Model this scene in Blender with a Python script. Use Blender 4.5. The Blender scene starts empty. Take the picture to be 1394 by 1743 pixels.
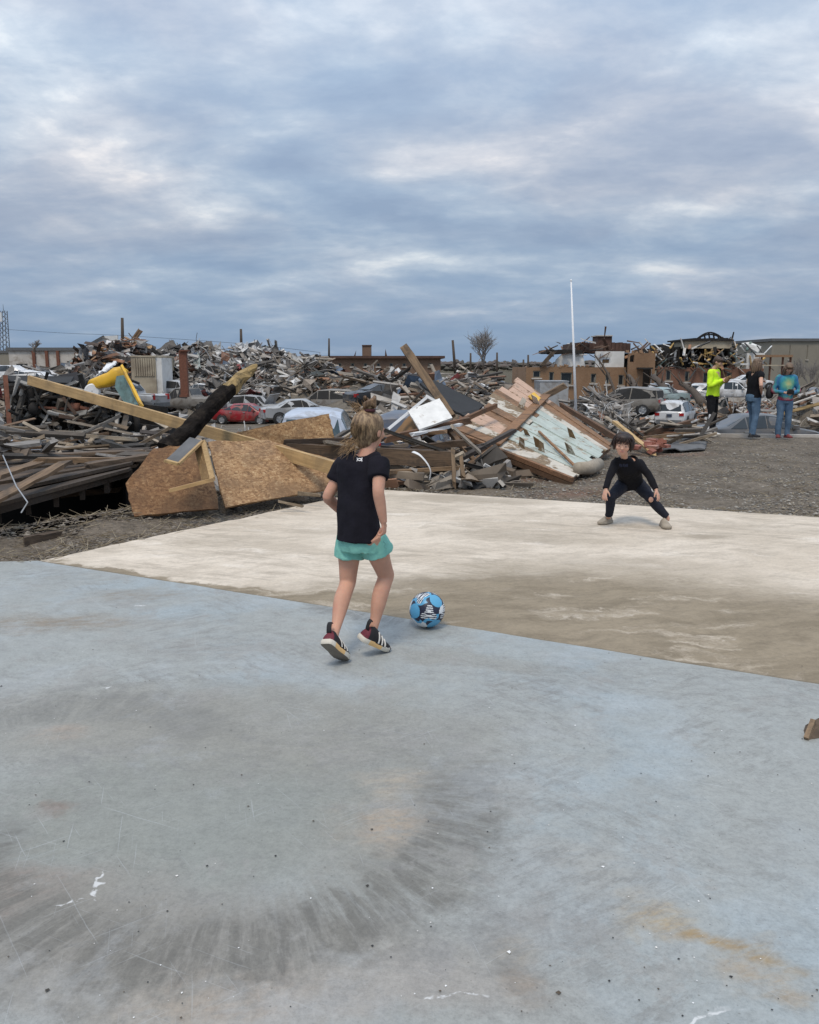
import bpy, math, random
import numpy as np
from mathutils import Vector, Matrix, noise as mnoise

random.seed(7)
rng = np.random.default_rng(11)
sc = bpy.context.scene
COL = sc.collection
R = math.radians

# ------------------------------------------------------------------ camera
F_PX, CX, CY, HOR, CAMH = 1394.0, 697.0, 871.5, 622.0, 1.6
PITCH = math.atan((CY - HOR) / F_PX)
cam_d = bpy.data.cameras.new('camera')
cam_d.sensor_fit = 'HORIZONTAL'
cam_d.sensor_width = 36.0
cam_d.lens = 36.0 * F_PX / 1394.0
cam_d.clip_end = 6000
cam = bpy.data.objects.new('camera', cam_d)
COL.objects.link(cam)
cam.location = (0, 0, CAMH)
cam.rotation_euler = (math.pi / 2 - PITCH, 0, 0)
sc.camera = cam

# ------------------------------------------------------------------ view
sc.view_settings.view_transform = 'Standard'
sc.view_settings.look = 'None'
sc.view_settings.gamma = 1.0
sc.view_settings.exposure = 0.33
sc.view_settings.use_curve_mapping = False

SUN_EL, SUN_AZ = 63.0, 200.0      # soft light from behind the camera, slightly left

# ------------------------------------------------------------------ node helper
class NT:
    def __init__(s, tree):
        s.t = tree
    def n(s, typ, **kw):
        x = s.t.nodes.new(typ)
        for k, v in kw.items():
            setattr(x, k, v)
        return x
    def put(s, sock, v):
        if isinstance(v, bpy.types.NodeSocket):
            s.t.links.new(v, sock)
        elif v is not None:
            if isinstance(v, (tuple, list)) and len(v) == 3 and sock.type == 'RGBA':
                v = (*v, 1)
            sock.default_value = v
    def math(s, op, a, b=0.0, c=None, clamp=False):
        x = s.n('ShaderNodeMath', operation=op); x.use_clamp = clamp
        s.put(x.inputs[0], a); s.put(x.inputs[1], b)
        if c is not None: s.put(x.inputs[2], c)
        return x.outputs[0]
    def vmath(s, op, a, b=(0, 0, 0), scale=None):
        x = s.n('ShaderNodeVectorMath', operation=op)
        s.put(x.inputs[0], a)
        if op == 'SCALE': s.put(x.inputs[3], scale)
        else: s.put(x.inputs[1], b)
        return x.outputs['Value'] if op in ('LENGTH', 'DOT_PRODUCT', 'DISTANCE') else x.outputs[0]
    def mapping(s, v, loc=(0, 0, 0), rot=0.0, scale=(1, 1, 1), typ='POINT'):
        if rot and typ == 'POINT':      # turn first, stretch afterwards
            v = s.mapping(v, rot=rot, typ='VECTOR'); rot = 0.0
        x = s.n('ShaderNodeMapping', vector_type=typ)
        s.put(x.inputs['Vector'], v)
        if typ != 'VECTOR': x.inputs['Location'].default_value = loc
        x.inputs['Rotation'].default_value = (0, 0, rot)
        x.inputs['Scale'].default_value = scale
        return x.outputs[0]
    def noise(s, v, scale=5, detail=4, rough=.55, dist=0.0, col=False):
        x = s.n('ShaderNodeTexNoise')
        if v is not None: s.put(x.inputs['Vector'], v)
        x.inputs['Scale'].default_value = scale
        x.inputs['Detail'].default_value = detail
        x.inputs['Roughness'].default_value = rough
        x.inputs['Distortion'].default_value = dist
        return x.outputs['Color' if col else 'Fac']
    def voronoi(s, v, scale=5, feature='F1', out='Distance'):
        x = s.n('ShaderNodeTexVoronoi', feature=feature)
        if v is not None: s.put(x.inputs['Vector'], v)
        x.inputs['Scale'].default_value = scale
        return x.outputs[out]
    def ramp(s, fac, stops, interp='LINEAR'):
        x = s.n('ShaderNodeValToRGB')
        x.color_ramp.interpolation = interp
        e = x.color_ramp.elements
        while len(e) < len(stops): e.new(.5)
        for el, (p, c) in zip(e, stops):
            el.position = p
            el.color = (c, c, c, 1) if isinstance(c, (int, float)) else (*c, 1)
        s.put(x.inputs[0], fac)
        return x.outputs[0]
    def step(s, fac, a, b, lo=0.0, hi=1.0):
        x = s.n('ShaderNodeMapRange', interpolation_type='SMOOTHSTEP')
        s.put(x.inputs[0], fac)
        x.inputs[1].default_value = a; x.inputs[2].default_value = b
        x.inputs[3].default_value = lo; x.inputs[4].default_value = hi
        return x.outputs[0]
    def mix(s, fac, a, b, mode='MIX'):
        x = s.n('ShaderNodeMix', data_type='RGBA', blend_type=mode)
        s.put(x.inputs[0], fac); s.put(x.inputs[6], a); s.put(x.inputs[7], b)
        return x.outputs[2]
    def sep(s, v):
        x = s.n('ShaderNodeSeparateXYZ'); s.put(x.inputs[0], v)
        return x.outputs
    def comb(s, a, b, c=0.0):
        x = s.n('ShaderNodeCombineXYZ')
        for i, q in enumerate((a, b, c)): s.put(x.inputs[i], q)
        return x.outputs[0]
    def bump(s, h, strength=.3, dist=.02, normal=None):
        x = s.n('ShaderNodeBump')
        x.inputs['Strength'].default_value = strength
        x.inputs['Distance'].default_value = dist
        s.put(x.inputs['Height'], h)
        if normal is not None: s.put(x.inputs['Normal'], normal)
        return x.outputs[0]

def new_mat(name):
    m = bpy.data.materials.new(name)
    m.use_nodes = True
    nt = NT(m.node_tree)
    b = m.node_tree.nodes['Principled BSDF']
    return m, nt, b

# ------------------------------------------------------------------ world: Nishita behind a deck of cloud
world = bpy.data.worlds.new('World')
sc.world = world
world.use_nodes = True
wt = world.node_tree
wt.nodes.clear()
w = NT(wt)
sky = w.n('ShaderNodeTexSky', sky_type='NISHITA')
sky.sun_disc = False
sky.sun_elevation = R(SUN_EL)
sky.sun_rotation = R(SUN_AZ)
bg1 = w.n('ShaderNodeBackground')
wt.links.new(sky.outputs[0], bg1.inputs[0])
bg1.inputs[1].default_value = 0.07
d = w.n('ShaderNodeTexCoord').outputs['Generated']
dx, dy, dz = w.sep(d)
zc = w.math('MAXIMUM', dz, 0.0)
den = w.math('ADD', zc, 0.20)
pl = w.comb(w.math('DIVIDE', dx, den), w.math('DIVIDE', dy, den), 0.0)
pl = w.mapping(pl, loc=(9.4, 5.2, 0), rot=R(4), scale=(1.0, 1.2, 1))
wrp = w.vmath('SCALE', w.vmath('SUBTRACT', w.noise(pl, 1.3, 3, .5, col=True), (.5, .5, .5)), scale=.22)
plw = w.vmath('ADD', pl, wrp)
nA = w.noise(plw, 1.7, 7, .54)
nB = w.noise(w.vmath('ADD', plw, (7.3, 2.1, 0)), 4.2, 7, .60)
nC = w.noise(w.vmath('ADD', plw, (1.3, 9.1, 0)), 0.8, 4, .5)
thick = w.math('ADD', w.math('MULTIPLY', nA, .68), w.math('MULTIPLY', nB, .32))
cl = w.ramp(thick, [(.36, (.270, .345, .470)), (.45, (.325, .402, .520)), (.52, (.405, .472, .570)), (.59, (.54, .590, .660)), (.68, (.86, .86, .85))])
lav = w.mix(w.step(nC, .40, .62), (.96, 1.0, 1.02), (1.07, 1.01, .98))
cl = w.mix(1.0, cl, lav, 'MULTIPLY')
# thin, bluer air low over the horizon
cl = w.mix(w.step(dz, .0, .17, .80, 0.0), cl, (.245, .370, .560))
# overcast luminance rises towards the zenith (CIE overcast sky)
lum = w.math('ADD', w.math('MULTIPLY', zc, 1.40), .80)
cl = w.mix(1.0, cl, w.comb(lum, lum, lum), 'MULTIPLY')
bg2 = w.n('ShaderNodeBackground')
wt.links.new(cl, bg2.inputs[0])
bg2.inputs[1].default_value = .88
ms = w.n('ShaderNodeMixShader')
ms.inputs[0].default_value = .93
wt.links.new(bg1.outputs[0], ms.inputs[1])
wt.links.new(bg2.outputs[0], ms.inputs[2])
wo = w.n('ShaderNodeOutputWorld')
wt.links.new(ms.outputs[0], wo.inputs[0])

sun_d = bpy.data.lights.new('sun', 'SUN')
sun_d.energy = 1.5
sun_d.angle = R(16)
sun_d.color = (1.0, .87, .70)
sun = bpy.data.objects.new('sun', sun_d)
COL.objects.link(sun)
# sun azimuth measured like the sky's: clockwise from +Y
sv = Vector((math.sin(R(SUN_AZ)) * math.cos(R(SUN_EL)), math.cos(R(SUN_AZ)) * math.cos(R(SUN_EL)), math.sin(R(SUN_EL))))
sun.rotation_euler = sv.to_track_quat('Z', 'Y').to_euler()
sun.location = (0, -5, 20)

# ------------------------------------------------------------------ measuring the photograph
cp, sp_ = math.cos(PITCH), math.sin(PITCH)
def W(px, py, Y):
    """world point seen at pixel (px,py) of the photograph, Y metres ahead"""
    u, v = (px - CX) / F_PX, (py - CY) / F_PX
    t = Y / (cp - v * sp_)
    return Vector((u * t, Y, CAMH + (-sp_ - v * cp) * t))
def G(px, py, z=0.0):
    """point on the level z seen at pixel (px,py)"""
    u, v = (px - CX) / F_PX, (py - CY) / F_PX
    t = (z - CAMH) / (-sp_ - v * cp)
    return Vector((u * t, t * (cp - v * sp_), z))
def mpp(Y):
    return Y / F_PX

# ------------------------------------------------------------------ mesh builder
ORIG = {}
class MB:
    def __init__(s):
        s.v, s.f, s.m, s.c = [], [], [], []
    def add(s, vs, fs, col=(1, 1, 1), mi=0):
        o = len(s.v)
        s.v.extend([tuple(p) for p in vs])
        for f in fs:
            s.f.append([o + i for i in f]); s.m.append(mi); s.c.append(col)
        return s
    def box(s, c, size, M=None, col=(1, 1, 1), mi=0, jit=0.0):
        hx, hy, hz = size[0] / 2, size[1] / 2, size[2] / 2
        c = Vector(c)
        vs = []
        for x in (-hx, hx):
            for y in (-hy, hy):
                for z in (-hz, hz):
                    p = Vector((x, y, z))
                    if jit: p += Vector((random.uniform(-jit, jit), random.uniform(-jit, jit), random.uniform(-jit, jit)))
                    vs.append(c + (M @ p if M else p))
        return s.add(vs, [(0, 1, 3, 2), (4, 6, 7, 5), (0, 4, 5, 1), (2, 3, 7, 6), (0, 2, 6, 4), (1, 5, 7, 3)], col, mi)
    def bar(s, a, b, w, t, up=(0, 0, 1), col=(1, 1, 1), mi=0, jit=0.0):
        """rectangular timber from a to b; w across, t along 'up'"""
        a, b = Vector(a), Vector(b)
        x = (b - a); L = x.length; x.normalize()
        z = Vector(up) - x * Vector(up).dot(x)
        if z.length < 1e-4: z = Vector((1, 0, 0)) - x * x.x
        z.normalize(); y = z.cross(x)
        M = Matrix((x, y, z)).transposed()
        return s.box((a + b) / 2, (L, w, t), M, col, mi, jit)
    def slab(s, quad, th, col=(1, 1, 1), mi=0):
        """flat sheet through four corners with thickness th"""
        q = [Vector(p) for p in quad]
        n = Vector((0, 0, 0))
        for i in range(len(q)): n += (q[i] - q[0]).cross(q[(i + 1) % len(q)] - q[0])
        n.normalize()
        vs = q + [p - n * th for p in q]
        k = len(q)
        fs = [tuple(range(k)), tuple(range(2 * k - 1, k - 1, -1))] + [(i, i + k, (i + 1) % k + k, (i + 1) % k) for i in range(k)]
        return s.add(vs, fs, col, mi)
    def tube(s, pts, rad, n=10, col=(1, 1, 1), mi=0, side=None, sub=0, cap=True, power=2.0):
        P = [Vector(p) for p in pts]
        rr = [(r, r) if not isinstance(r, (tuple, list)) else tuple(r) for r in rad]
        if sub:
            NP, NR = [], []
            for i in range(len(P) - 1):
                p0, p1, p2, p3 = P[max(i - 1, 0)], P[i], P[i + 1], P[min(i + 2, len(P) - 1)]
                q0, q1, q2, q3 = rr[max(i - 1, 0)], rr[i], rr[i + 1], rr[min(i + 2, len(P) - 1)]
                for k in range(sub):
                    t = k / sub
                    def cr(a, b, c, d_):
                        return .5 * (2 * b + (c - a) * t + (2 * a - 5 * b + 4 * c - d_) * t * t + (3 * b - a - 3 * c + d_) * t ** 3)
                    NP.append(cr(p0, p1, p2, p3))
                    NR.append(tuple(max(cr(q0[j], q1[j], q2[j], q3[j]), 1e-4) for j in (0, 1)))
            NP.append(P[-1]); NR.append(rr[-1]); P, rr = NP, NR
        o = len(s.v); k = len(P); ref = Vector(side) if side is not None else None
        prev = None
        for i in range(k):
            t = (P[min(i + 1, k - 1)] - P[max(i - 1, 0)]).normalized()
            if ref is not None: a = ref - t * ref.dot(t)
            elif prev is None:
                a = Vector((1, 0, 0)) if abs(t.x) < .8 else Vector((0, 1, 0)); a = a - t * a.dot(t)
            else: a = prev - t * prev.dot(t)
            a.normalize(); prev = a; b = t.cross(a)
            for j in range(n):
                th = 2 * math.pi * j / n
                c_, s_ = math.cos(th), math.sin(th)
                if power != 2.0:
                    c_ = math.copysign(abs(c_) ** (2 / power), c_); s_ = math.copysign(abs(s_) ** (2 / power), s_)
                s.v.append(tuple(P[i] + a * (rr[i][0] * c_) + b * (rr[i][1] * s_)))
        def af(f): s.f.append(f); s.m.append(mi); s.c.append(col)
        for i in range(k - 1):
            for j in range(n):
                af([o + i * n + j, o + i * n + (j + 1) % n, o + (i + 1) * n + (j + 1) % n, o + (i + 1) * n + j])
        if cap:
            af([o + j for j in reversed(range(n))]); af([o + (k - 1) * n + j for j in range(n)])
        return s
    def ell(s, c, rad, M=None, seg=16, rings=10, col=(1, 1, 1), mi=0):
        c = Vector(c); vs = []; fs = []
        for i in range(rings + 1):
            ph = math.pi * i / rings
            for j in range(seg):
                th = 2 * math.pi * j / seg
                p = Vector((rad[0] * math.sin(ph) * math.cos(th), rad[1] * math.sin(ph) * math.sin(th), rad[2] * math.cos(ph)))
                vs.append(c + (M @ p if M else p))
        for i in range(rings):
            for j in range(seg):
                a, b = i * seg + j, i * seg + (j + 1) % seg
                if i == 0: fs.append((a, a + seg, b + seg))
                elif i == rings - 1: fs.append((a, a + seg, b))
                else: fs.append((a, a + seg, b + seg, b))
        return s.add(vs, fs, col, mi)
    def lathe(s, prof, c, axis, n=20, col=(1, 1, 1), mi=0):
        """profile of (r, h) about axis through c"""
        ax = Vector(axis).normalized()
        a = Vector((0, 0, 1)) if abs(ax.z) < .9 else Vector((1, 0, 0))
        a = (a - ax * a.dot(ax)).normalized(); b = ax.cross(a); c = Vector(c)
        vs, fs = [], []
        for r, h in prof:
            for j in range(n):
                th = 2 * math.pi * j / n
                vs.append(c + ax * h + (a * math.cos(th) + b * math.sin(th)) * r)
        for i in range(len(prof) - 1):
            for j in range(n):
                fs.append((i * n + j, i * n + (j + 1) % n, (i + 1) * n + (j + 1) % n, (i + 1) * n + j))
        return s.add(vs, fs, col, mi)
    def mesh(s, name, mats, smooth=False, off=None):
        me = bpy.data.meshes.new(name)
        v = np.array(s.v, dtype=np.float64)
        if off is not None and len(v): v = v - np.array(off)
        me.from_pydata(v.tolist(), [], s.f)
        if not isinstance(mats, (list, tuple)): mats = [mats]
        for m in mats: me.materials.append(MT[m] if isinstance(m, str) else m)
        me.polygons.foreach_set('material_index', s.m)
        if smooth: me.polygons.foreach_set('use_smooth', [True] * len(s.f))
        ca = me.color_attributes.new('Col', 'FLOAT_COLOR', 'CORNER')
        lens = [len(f) for f in s.f]
        cc = np.repeat(np.array([(*c, 1.0) for c in s.c], dtype=np.float32), lens, axis=0)
        ca.data.foreach_set('color', cc.ravel())
        me.update()
        return me
    def build(s, name, mats, parent=None, smooth=False, local=False, origin=None):
        off = None
        if parent is not None and not local: off = ORIG.get(parent.name)
        elif origin is not None: off = origin
        me = s.mesh(name, mats, smooth, off)
        o = bpy.data.objects.new(name, me)
        COL.objects.link(o)
        if parent is not None:
            o.parent = parent
            ORIG[o.name] = ORIG.get(parent.name, (0, 0, 0))
        else:
            if origin is not None: o.location = origin
            ORIG[o.name] = tuple(origin) if origin is not None else (0, 0, 0)
        return o

def tag(o, label=None, cat=None, group=None, kind=None):
    if label: o['label'] = label
    if cat: o['category'] = cat
    if group: o['group'] = group
    if kind: o['kind'] = kind
    return o
def thing(name, label, cat, loc, group=None, rotz=0.0):
    o = bpy.data.objects.new(name, None)
    o.empty_display_size = .1
    COL.objects.link(o)
    o.location = loc
    o.rotation_euler = (0, 0, rotz)
    ORIG[o.name] = tuple(loc)
    return tag(o, label, cat, group)
def centre(mb):
    a = np.array(mb.v); return (float(a[:, 0].mean()), float(a[:, 1].mean()), float(a[:, 2].min()))
def single(name, mb, mats, label, cat, group=None, smooth=False):
    return tag(mb.build(name, mats, origin=centre(mb), smooth=smooth), label, cat, group)
def skin(name, mb, mats, parent, voxel=.006, it=4, fold=None, cut=None):
    """union of overlapping shapes -> one continuous smooth surface"""
    me = mb.mesh(name + '_src', mats)
    t = bpy.data.objects.new('tmp', me)
    COL.objects.link(t)
    r = t.modifiers.new('r', 'REMESH'); r.mode = 'VOXEL'; r.voxel_size = voxel; r.adaptivity = 0
    if it:
        sm = t.modifiers.new('s', 'SMOOTH'); sm.factor = .5; sm.iterations = it
    dg = bpy.context.evaluated_depsgraph_get()
    nm = bpy.data.meshes.new_from_object(t.evaluated_get(dg))
    bpy.data.objects.remove(t); bpy.data.meshes.remove(me)
    k = len(nm.vertices)
    co = np.empty(k * 3); nm.vertices.foreach_get('co', co); co = co.reshape(-1, 3)
    if fold is not None:
        nn = np.empty(k * 3); nm.vertices.foreach_get('normal', nn); nn = nn.reshape(-1, 3)
        amp, freq = fold
        h = np.array([mnoise.fractal(Vector((p[0] * freq, p[1] * freq, p[2] * freq * .55)), 1.0, 2.0, 3) for p in co])
        co = co + nn * (h * amp)[:, None]
    if parent is not None: co = co - np.array(ORIG.get(parent.name, (0, 0, 0)))
    nm.vertices.foreach_set('co', co.ravel())
    nm.polygons.foreach_set('use_smooth', [True] * len(nm.polygons))
    if not nm.materials:
        for m in (mats if isinstance(mats, list) else [mats]): nm.materials.append(MT[m])
    nm.name = name
    if 'Col' in nm.color_attributes: nm.color_attributes.remove(nm.color_attributes['Col'])
    ca = nm.color_attributes.new('Col', 'FLOAT_COLOR', 'POINT')
    ca.data.foreach_set('color', np.ones(k * 4, np.float32))
    nm.update()
    o = bpy.data.objects.new(name, nm)
    COL.objects.link(o)
    if parent is not None:
        o.parent = parent
        ORIG[o.name] = ORIG.get(parent.name, (0, 0, 0))
    return o

# ------------------------------------------------------------------ materials
MT = {}
def plain(name, col, rough=.6, var=.15, scale=8, metal=0.0, bump=0.0, bscale=40, attr=False, spec=.5, coat=0.0, dirt=None, dirtamt=.4, dscale=3):
    m, t, b = new_mat(name)
    co = t.n('ShaderNodeTexCoord').outputs['Object']
    nz = t.noise(co, scale, 5, .6)
    c = t.mix(1.0, col, t.ramp(nz, [(.25, 1 - var), (.75, 1 + var)]), 'MULTIPLY')
    if attr:
        a = t.n('ShaderNodeVertexColor', layer_name='Col').outputs[0]
        c = t.mix(1.0, c, a, 'MULTIPLY')
    if dirt:
        dn = t.noise(co, dscale, 6, .65, .6)
        c = t.mix(t.step(dn, .46, .66, 0, dirtamt), c, dirt)
    t.put(b.inputs['Base Color'], c)
    b.inputs['Roughness'].default_value = rough
    b.inputs['Metallic'].default_value = metal
    b.inputs['Specular IOR Level'].default_value = spec
    b.inputs['Coat Weight'].default_value = coat
    if bump:
        t.put(b.inputs['Normal'], t.bump(t.noise(co, bscale, 5, .6), bump, .01))
    MT[name] = m
    return m
def wood(name, c1, c2, rough=.8, attr=True, dirt=None, dirtamt=.5, grain=(3, 40, 40)):
    m, t, b = new_mat(name)
    co = t.n('ShaderNodeTexCoord').outputs['Object']
    g = t.noise(t.mapping(co, scale=grain), 1.0, 5, .6, .8)
    c = t.mix(t.step(g, .3, .7), c1, c2)
    c = t.mix(1.0, c, t.ramp(t.noise(co, 1.7, 4, .6), [(.25, .75), (.75, 1.22)]), 'MULTIPLY')
    if attr:
        c = t.mix(1.0, c, t.n('ShaderNodeVertexColor', layer_name='Col').outputs[0], 'MULTIPLY')
    if dirt:
        c = t.mix(t.step(t.noise(co, 2.3, 6, .7, .5), .48, .64, 0, dirtamt), c, dirt)
    t.put(b.inputs['Base Color'], c)
    b.inputs['Roughness'].default_value = rough
    t.put(b.inputs['Normal'], t.bump(g, .35, .01))
    MT[name] = m
    return m

# ------------------------------------------------------------------ slab and paint materials
def slab_paint():
    m, t, b = new_mat('slab_paint')
    co = t.n('ShaderNodeTexCoord').outputs['Object']
    wv = t.vmath('SCALE', t.vmath('SUBTRACT', t.noise(co, 2.2, 5, .6, col=True), (.5, .5, .5)), scale=.55)
    cw = t.vmath('ADD', co, wv)
    def blob(px, py, rx, ry, rot=0.0, soft=.6, warp=True):
        c = G(px, py)
        q = t.mapping(cw if warp else co, loc=(c.x, c.y, 0), rot=R(rot), scale=(rx, ry, 1), typ='TEXTURE')
        q = t.vmath('MULTIPLY', q, (1, 1, 0))
        return t.step(t.vmath('LENGTH', q), 1 - soft, 1.0, 1.0, 0.0)
    blue, blue2, grey, green = (.290, .334, .352), (.338, .370, .380), (.250, .244, .216), (.228, .236, .212)
    c = t.mix(t.step(t.noise(co, .9, 4, .55), .35, .65), blue, blue2)
    # worn, greyer paint
    worn = t.math('MULTIPLY', t.step(t.noise(cw, .8, 6, .62), .36, .56), .9)
    c = t.mix(worn, c, (.300, .312, .298))
    for (px, py, rx, ry, rot, k, colr) in [
        (330, 1370, 1.15, .80, 5, .90, green), (480, 1240, 1.4, .62, -8, .80, grey), (150, 1580, .8, .36, 0, .85, (.245, .232, .208)),
        (420, 1670, 1.2, .34, 0, .75, (.272, .258, .232)), (110, 1230, 1.0, .6, 0, .75, grey), (700, 1420, .50, .50, 0, .55, grey),
        (960, 1520, .42, .30, 20, .55, (.29, .30, .295)), (640, 1700, .50, .16, 0, .6, (.31, .29, .265)), (820, 1130, .9, .18, -25, .55, grey)]:
        c = t.mix(t.math('MULTIPLY', blob(px, py, rx, ry, rot), k), c, colr)
    # tan / rust / mud marks
    for (px, py, rx, ry, rot, k, colr) in [
        (655, 1400, .26, .24, 30, .70, (.40, .30, .21)), (690, 1335, .22, .16, 0, .55, (.39, .32, .24)), (380, 1690, .34, .16, 0, .60, (.35, .275, .205)),
        (1105, 1562, .17, .15, -30, .85, (.36, .27, .15)), (1230, 1605, .27, .08, -10, .95, (.30, .21, .10)), (1290, 1660, .12, .10, 0, .65, (.32, .24, .15)),
        (870, 1600, .15, .18, 0, .65, (.27, .235, .185)), (880, 1680, .10, .16, 0, .75, (.22, .18, .14)), (1010, 1480, .30, .26, 20, .55, (.30, .29, .26)),
        (95, 1062, .95, .26, -5, .80, (.215, .170, .120)), (225, 1015, .60, .24, 5, .75, (.21, .18, .14)), (85, 1395, .11, .08, 0, .8, (.19, .13, .10)), (330, 1105, .8, .25, 0, .55, (.24, .23, .21)),
        (100, 1255, .26, .16, 0, .6, (.32, .26, .21)), (20, 1520, .26, .16, 0, .55, (.28, .20, .16)), (800, 1330, .34, .18, 40, .65, (.22, .215, .195)), (1310, 1440, .3, .2, 0, .4, (.28, .29, .28))]:
        mk = t.math('MULTIPLY', blob(px, py, rx, ry, rot, .9), t.step(t.noise(t.mapping(co, rot=R(-15), scale=(7, 22, 1)), 1.0, 6, .72), .36, .60, .35, 1.0))
        c = t.mix(t.math('MULTIPLY', mk, k), c, colr)
    # swept arcs: streaks radiating from a few centres
    def fan(px, py, r0, r1, a0, a1, k, colr, fs=26):
        cc = G(px, py)
        q = t.vmath('SUBTRACT', co, (cc.x, cc.y, 0))
        x, y, _ = t.sep(q)
        r = t.vmath('LENGTH', t.vmath('MULTIPLY', q, (1, 1, 0)))
        rn = t.math('ADD', r, t.math('MULTIPLY', t.math('SUBTRACT', t.noise(co, 5.5, 6, .7), .5), .50))
        th = t.math('ARCTAN2', y, x)
        sk = t.math('ADD', th, t.math('MULTIPLY', r, .12))
        st = t.noise(t.comb(t.math('MULTIPLY', sk, fs), t.math('MULTIPLY', r, 2.4)), 1.0, 8, .74, .12)
        ring = t.math('MULTIPLY', t.step(rn, r0, r0 + .10), t.step(rn, r1 - .16, r1, 1, 0))
        am = t.math('MULTIPLY', t.step(th, R(a0), R(a0 + 22)), t.step(th, R(a1 - 25), R(a1), 1, 0))
        f = t.math('MULTIPLY', t.math('MULTIPLY', ring, am), t.step(st, .38, .58, .22, 1.0))
        return t.math('MULTIPLY', f, k), colr
    for a in [fan(395, 1350, .70, 1.08, -174, 22, .80, (.105, .100, .088), 15),
              fan(395, 1350, .60, 1.18, -165, 40, .42, (.190, .183, .160), 24),
              fan(720, 1000, .50, 1.0, -160, -15, .85, (.165, .168, .162), 12),
              fan(60, 1330, .50, .95, 20, 160, .75, (.185, .185, .170), 12),
              fan(1000, 1790, .35, .60, 60, 165, .50, (.20, .20, .20), 12)]:
        c = t.mix(a[0], c, a[1])
    for rot, sc_, off, k in ((8, (5, 15, 1), 1, .42), (-32, (5, 18, 1), 5, .55), (48, (5, 18, 1), 9, .50)):
        sm = t.noise(t.mapping(co, loc=(off, off * 2, 0), rot=R(rot), scale=sc_), 1.0, 8, .78)
        lo = t.noise(t.vmath('ADD', cw, (off * 3.1, off, 0)), 1.1, 4, .6)
        c = t.mix(t.math('MULTIPLY', t.math('MULTIPLY', t.step(sm, .47, .60), t.step(lo, .48, .60)), k), c, (.205, .205, .195))
    lo = t.noise(t.vmath('ADD', co, (11, 4, 0)), 1.3, 9, .70)
    c = t.mix(t.step(lo, .54, .64, 0, .28), c, (.35, .372, .385))
    c = t.mix(t.step(t.noise(t.vmath('ADD', co, (2, 14, 0)), 2.4, 8, .7), .56, .60, 0, .40), c, (.27, .265, .25))
    # directional brush grain and fine scratches
    g1 = t.noise(t.mapping(co, rot=R(12), scale=(4, 26, 1)), 1.0, 6, .7)
    c = t.mix(1.0, c, t.ramp(g1, [(.25, .94), (.5, 1.0), (.78, 1.05)]), 'MULTIPLY')
    g2 = t.noise(co, 70, 6, .8)
    c = t.mix(1.0, c, t.ramp(g2, [(.28, .76), (.5, 1.0), (.72, 1.16)]), 'MULTIPLY')
    g4 = t.noise(co, 11, 8, .8)
    c = t.mix(1.0, c, t.ramp(g4, [(.30, .86), (.5, 1.0), (.70, 1.10)]), 'MULTIPLY')
    pit = t.voronoi(co, 34); pm = t.step(t.noise(co, 3, 3, .5), .46, .60)
    c = t.mix(t.math('MULTIPLY', t.step(pit, .06, .13, .6, 0), pm), c, (.12, .115, .105))
    for rot, sc_, th in ((24, (1.8, 95, 1), .665), (-38, (2.2, 120, 1), .675), (75, (2.4, 110, 1), .68), (52, (1.5, 90, 1), .68)):
        s = t.noise(t.mapping(t.vmath('ADD', co, t.vmath('SCALE', wv, scale=.04)), rot=R(rot), scale=sc_), 1.0, 2, .5)
        msk = t.math('MULTIPLY', t.step(s, th, th + .035), t.step(t.noise(co, 1.4, 3, .5), .45, .62))
        c = t.mix(t.math('MULTIPLY', msk, .26), c, (.48, .51, .53))
    for rot, sc_, th in ((18, (2.2, 60, 1), .68), (-20, (2.5, 70, 1), .70)):
        s = t.noise(t.mapping(cw, loc=(4, 7, 0), rot=R(rot), scale=sc_), 1.0, 3, .55)
        c = t.mix(t.math('MULTIPLY', t.step(s, th, th + .06), .45), c, (.17, .17, .165))
    # chipped white patches
    for (px, py, rx, ry, rot) in [(192, 1172, .035, .025, 0), (155, 1515, .010, .05, 30), (1190, 1722, .17, .012, 2), (245, 1030, .04, .02, 0), (770, 1722, .12, .010, 12), (100, 1550, .07, .008, 40)]:
        k = t.math('MULTIPLY', blob(px, py, rx, ry, rot, .6), t.step(t.noise(co, 40, 4, .6), .38, .55))
        c = t.mix(t.math('MULTIPLY', k, .75), c, (.66, .67, .67))
    t.put(b.inputs['Base Color'], c)
    rg = t.step(t.noise(cw, 1.7, 5, .6), .3, .7, .44, .66)
    t.put(b.inputs['Roughness'], rg)
    b.inputs['Specular IOR Level'].default_value = .42
    hh = t.math('ADD', t.math('MULTIPLY', t.noise(co, 2.0, 4, .5), 2.0), t.math('MULTIPLY', g2, .20))
    t.put(b.inputs['Normal'], t.bump(hh, .10, .010))
    MT['slab_paint'] = m
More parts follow.
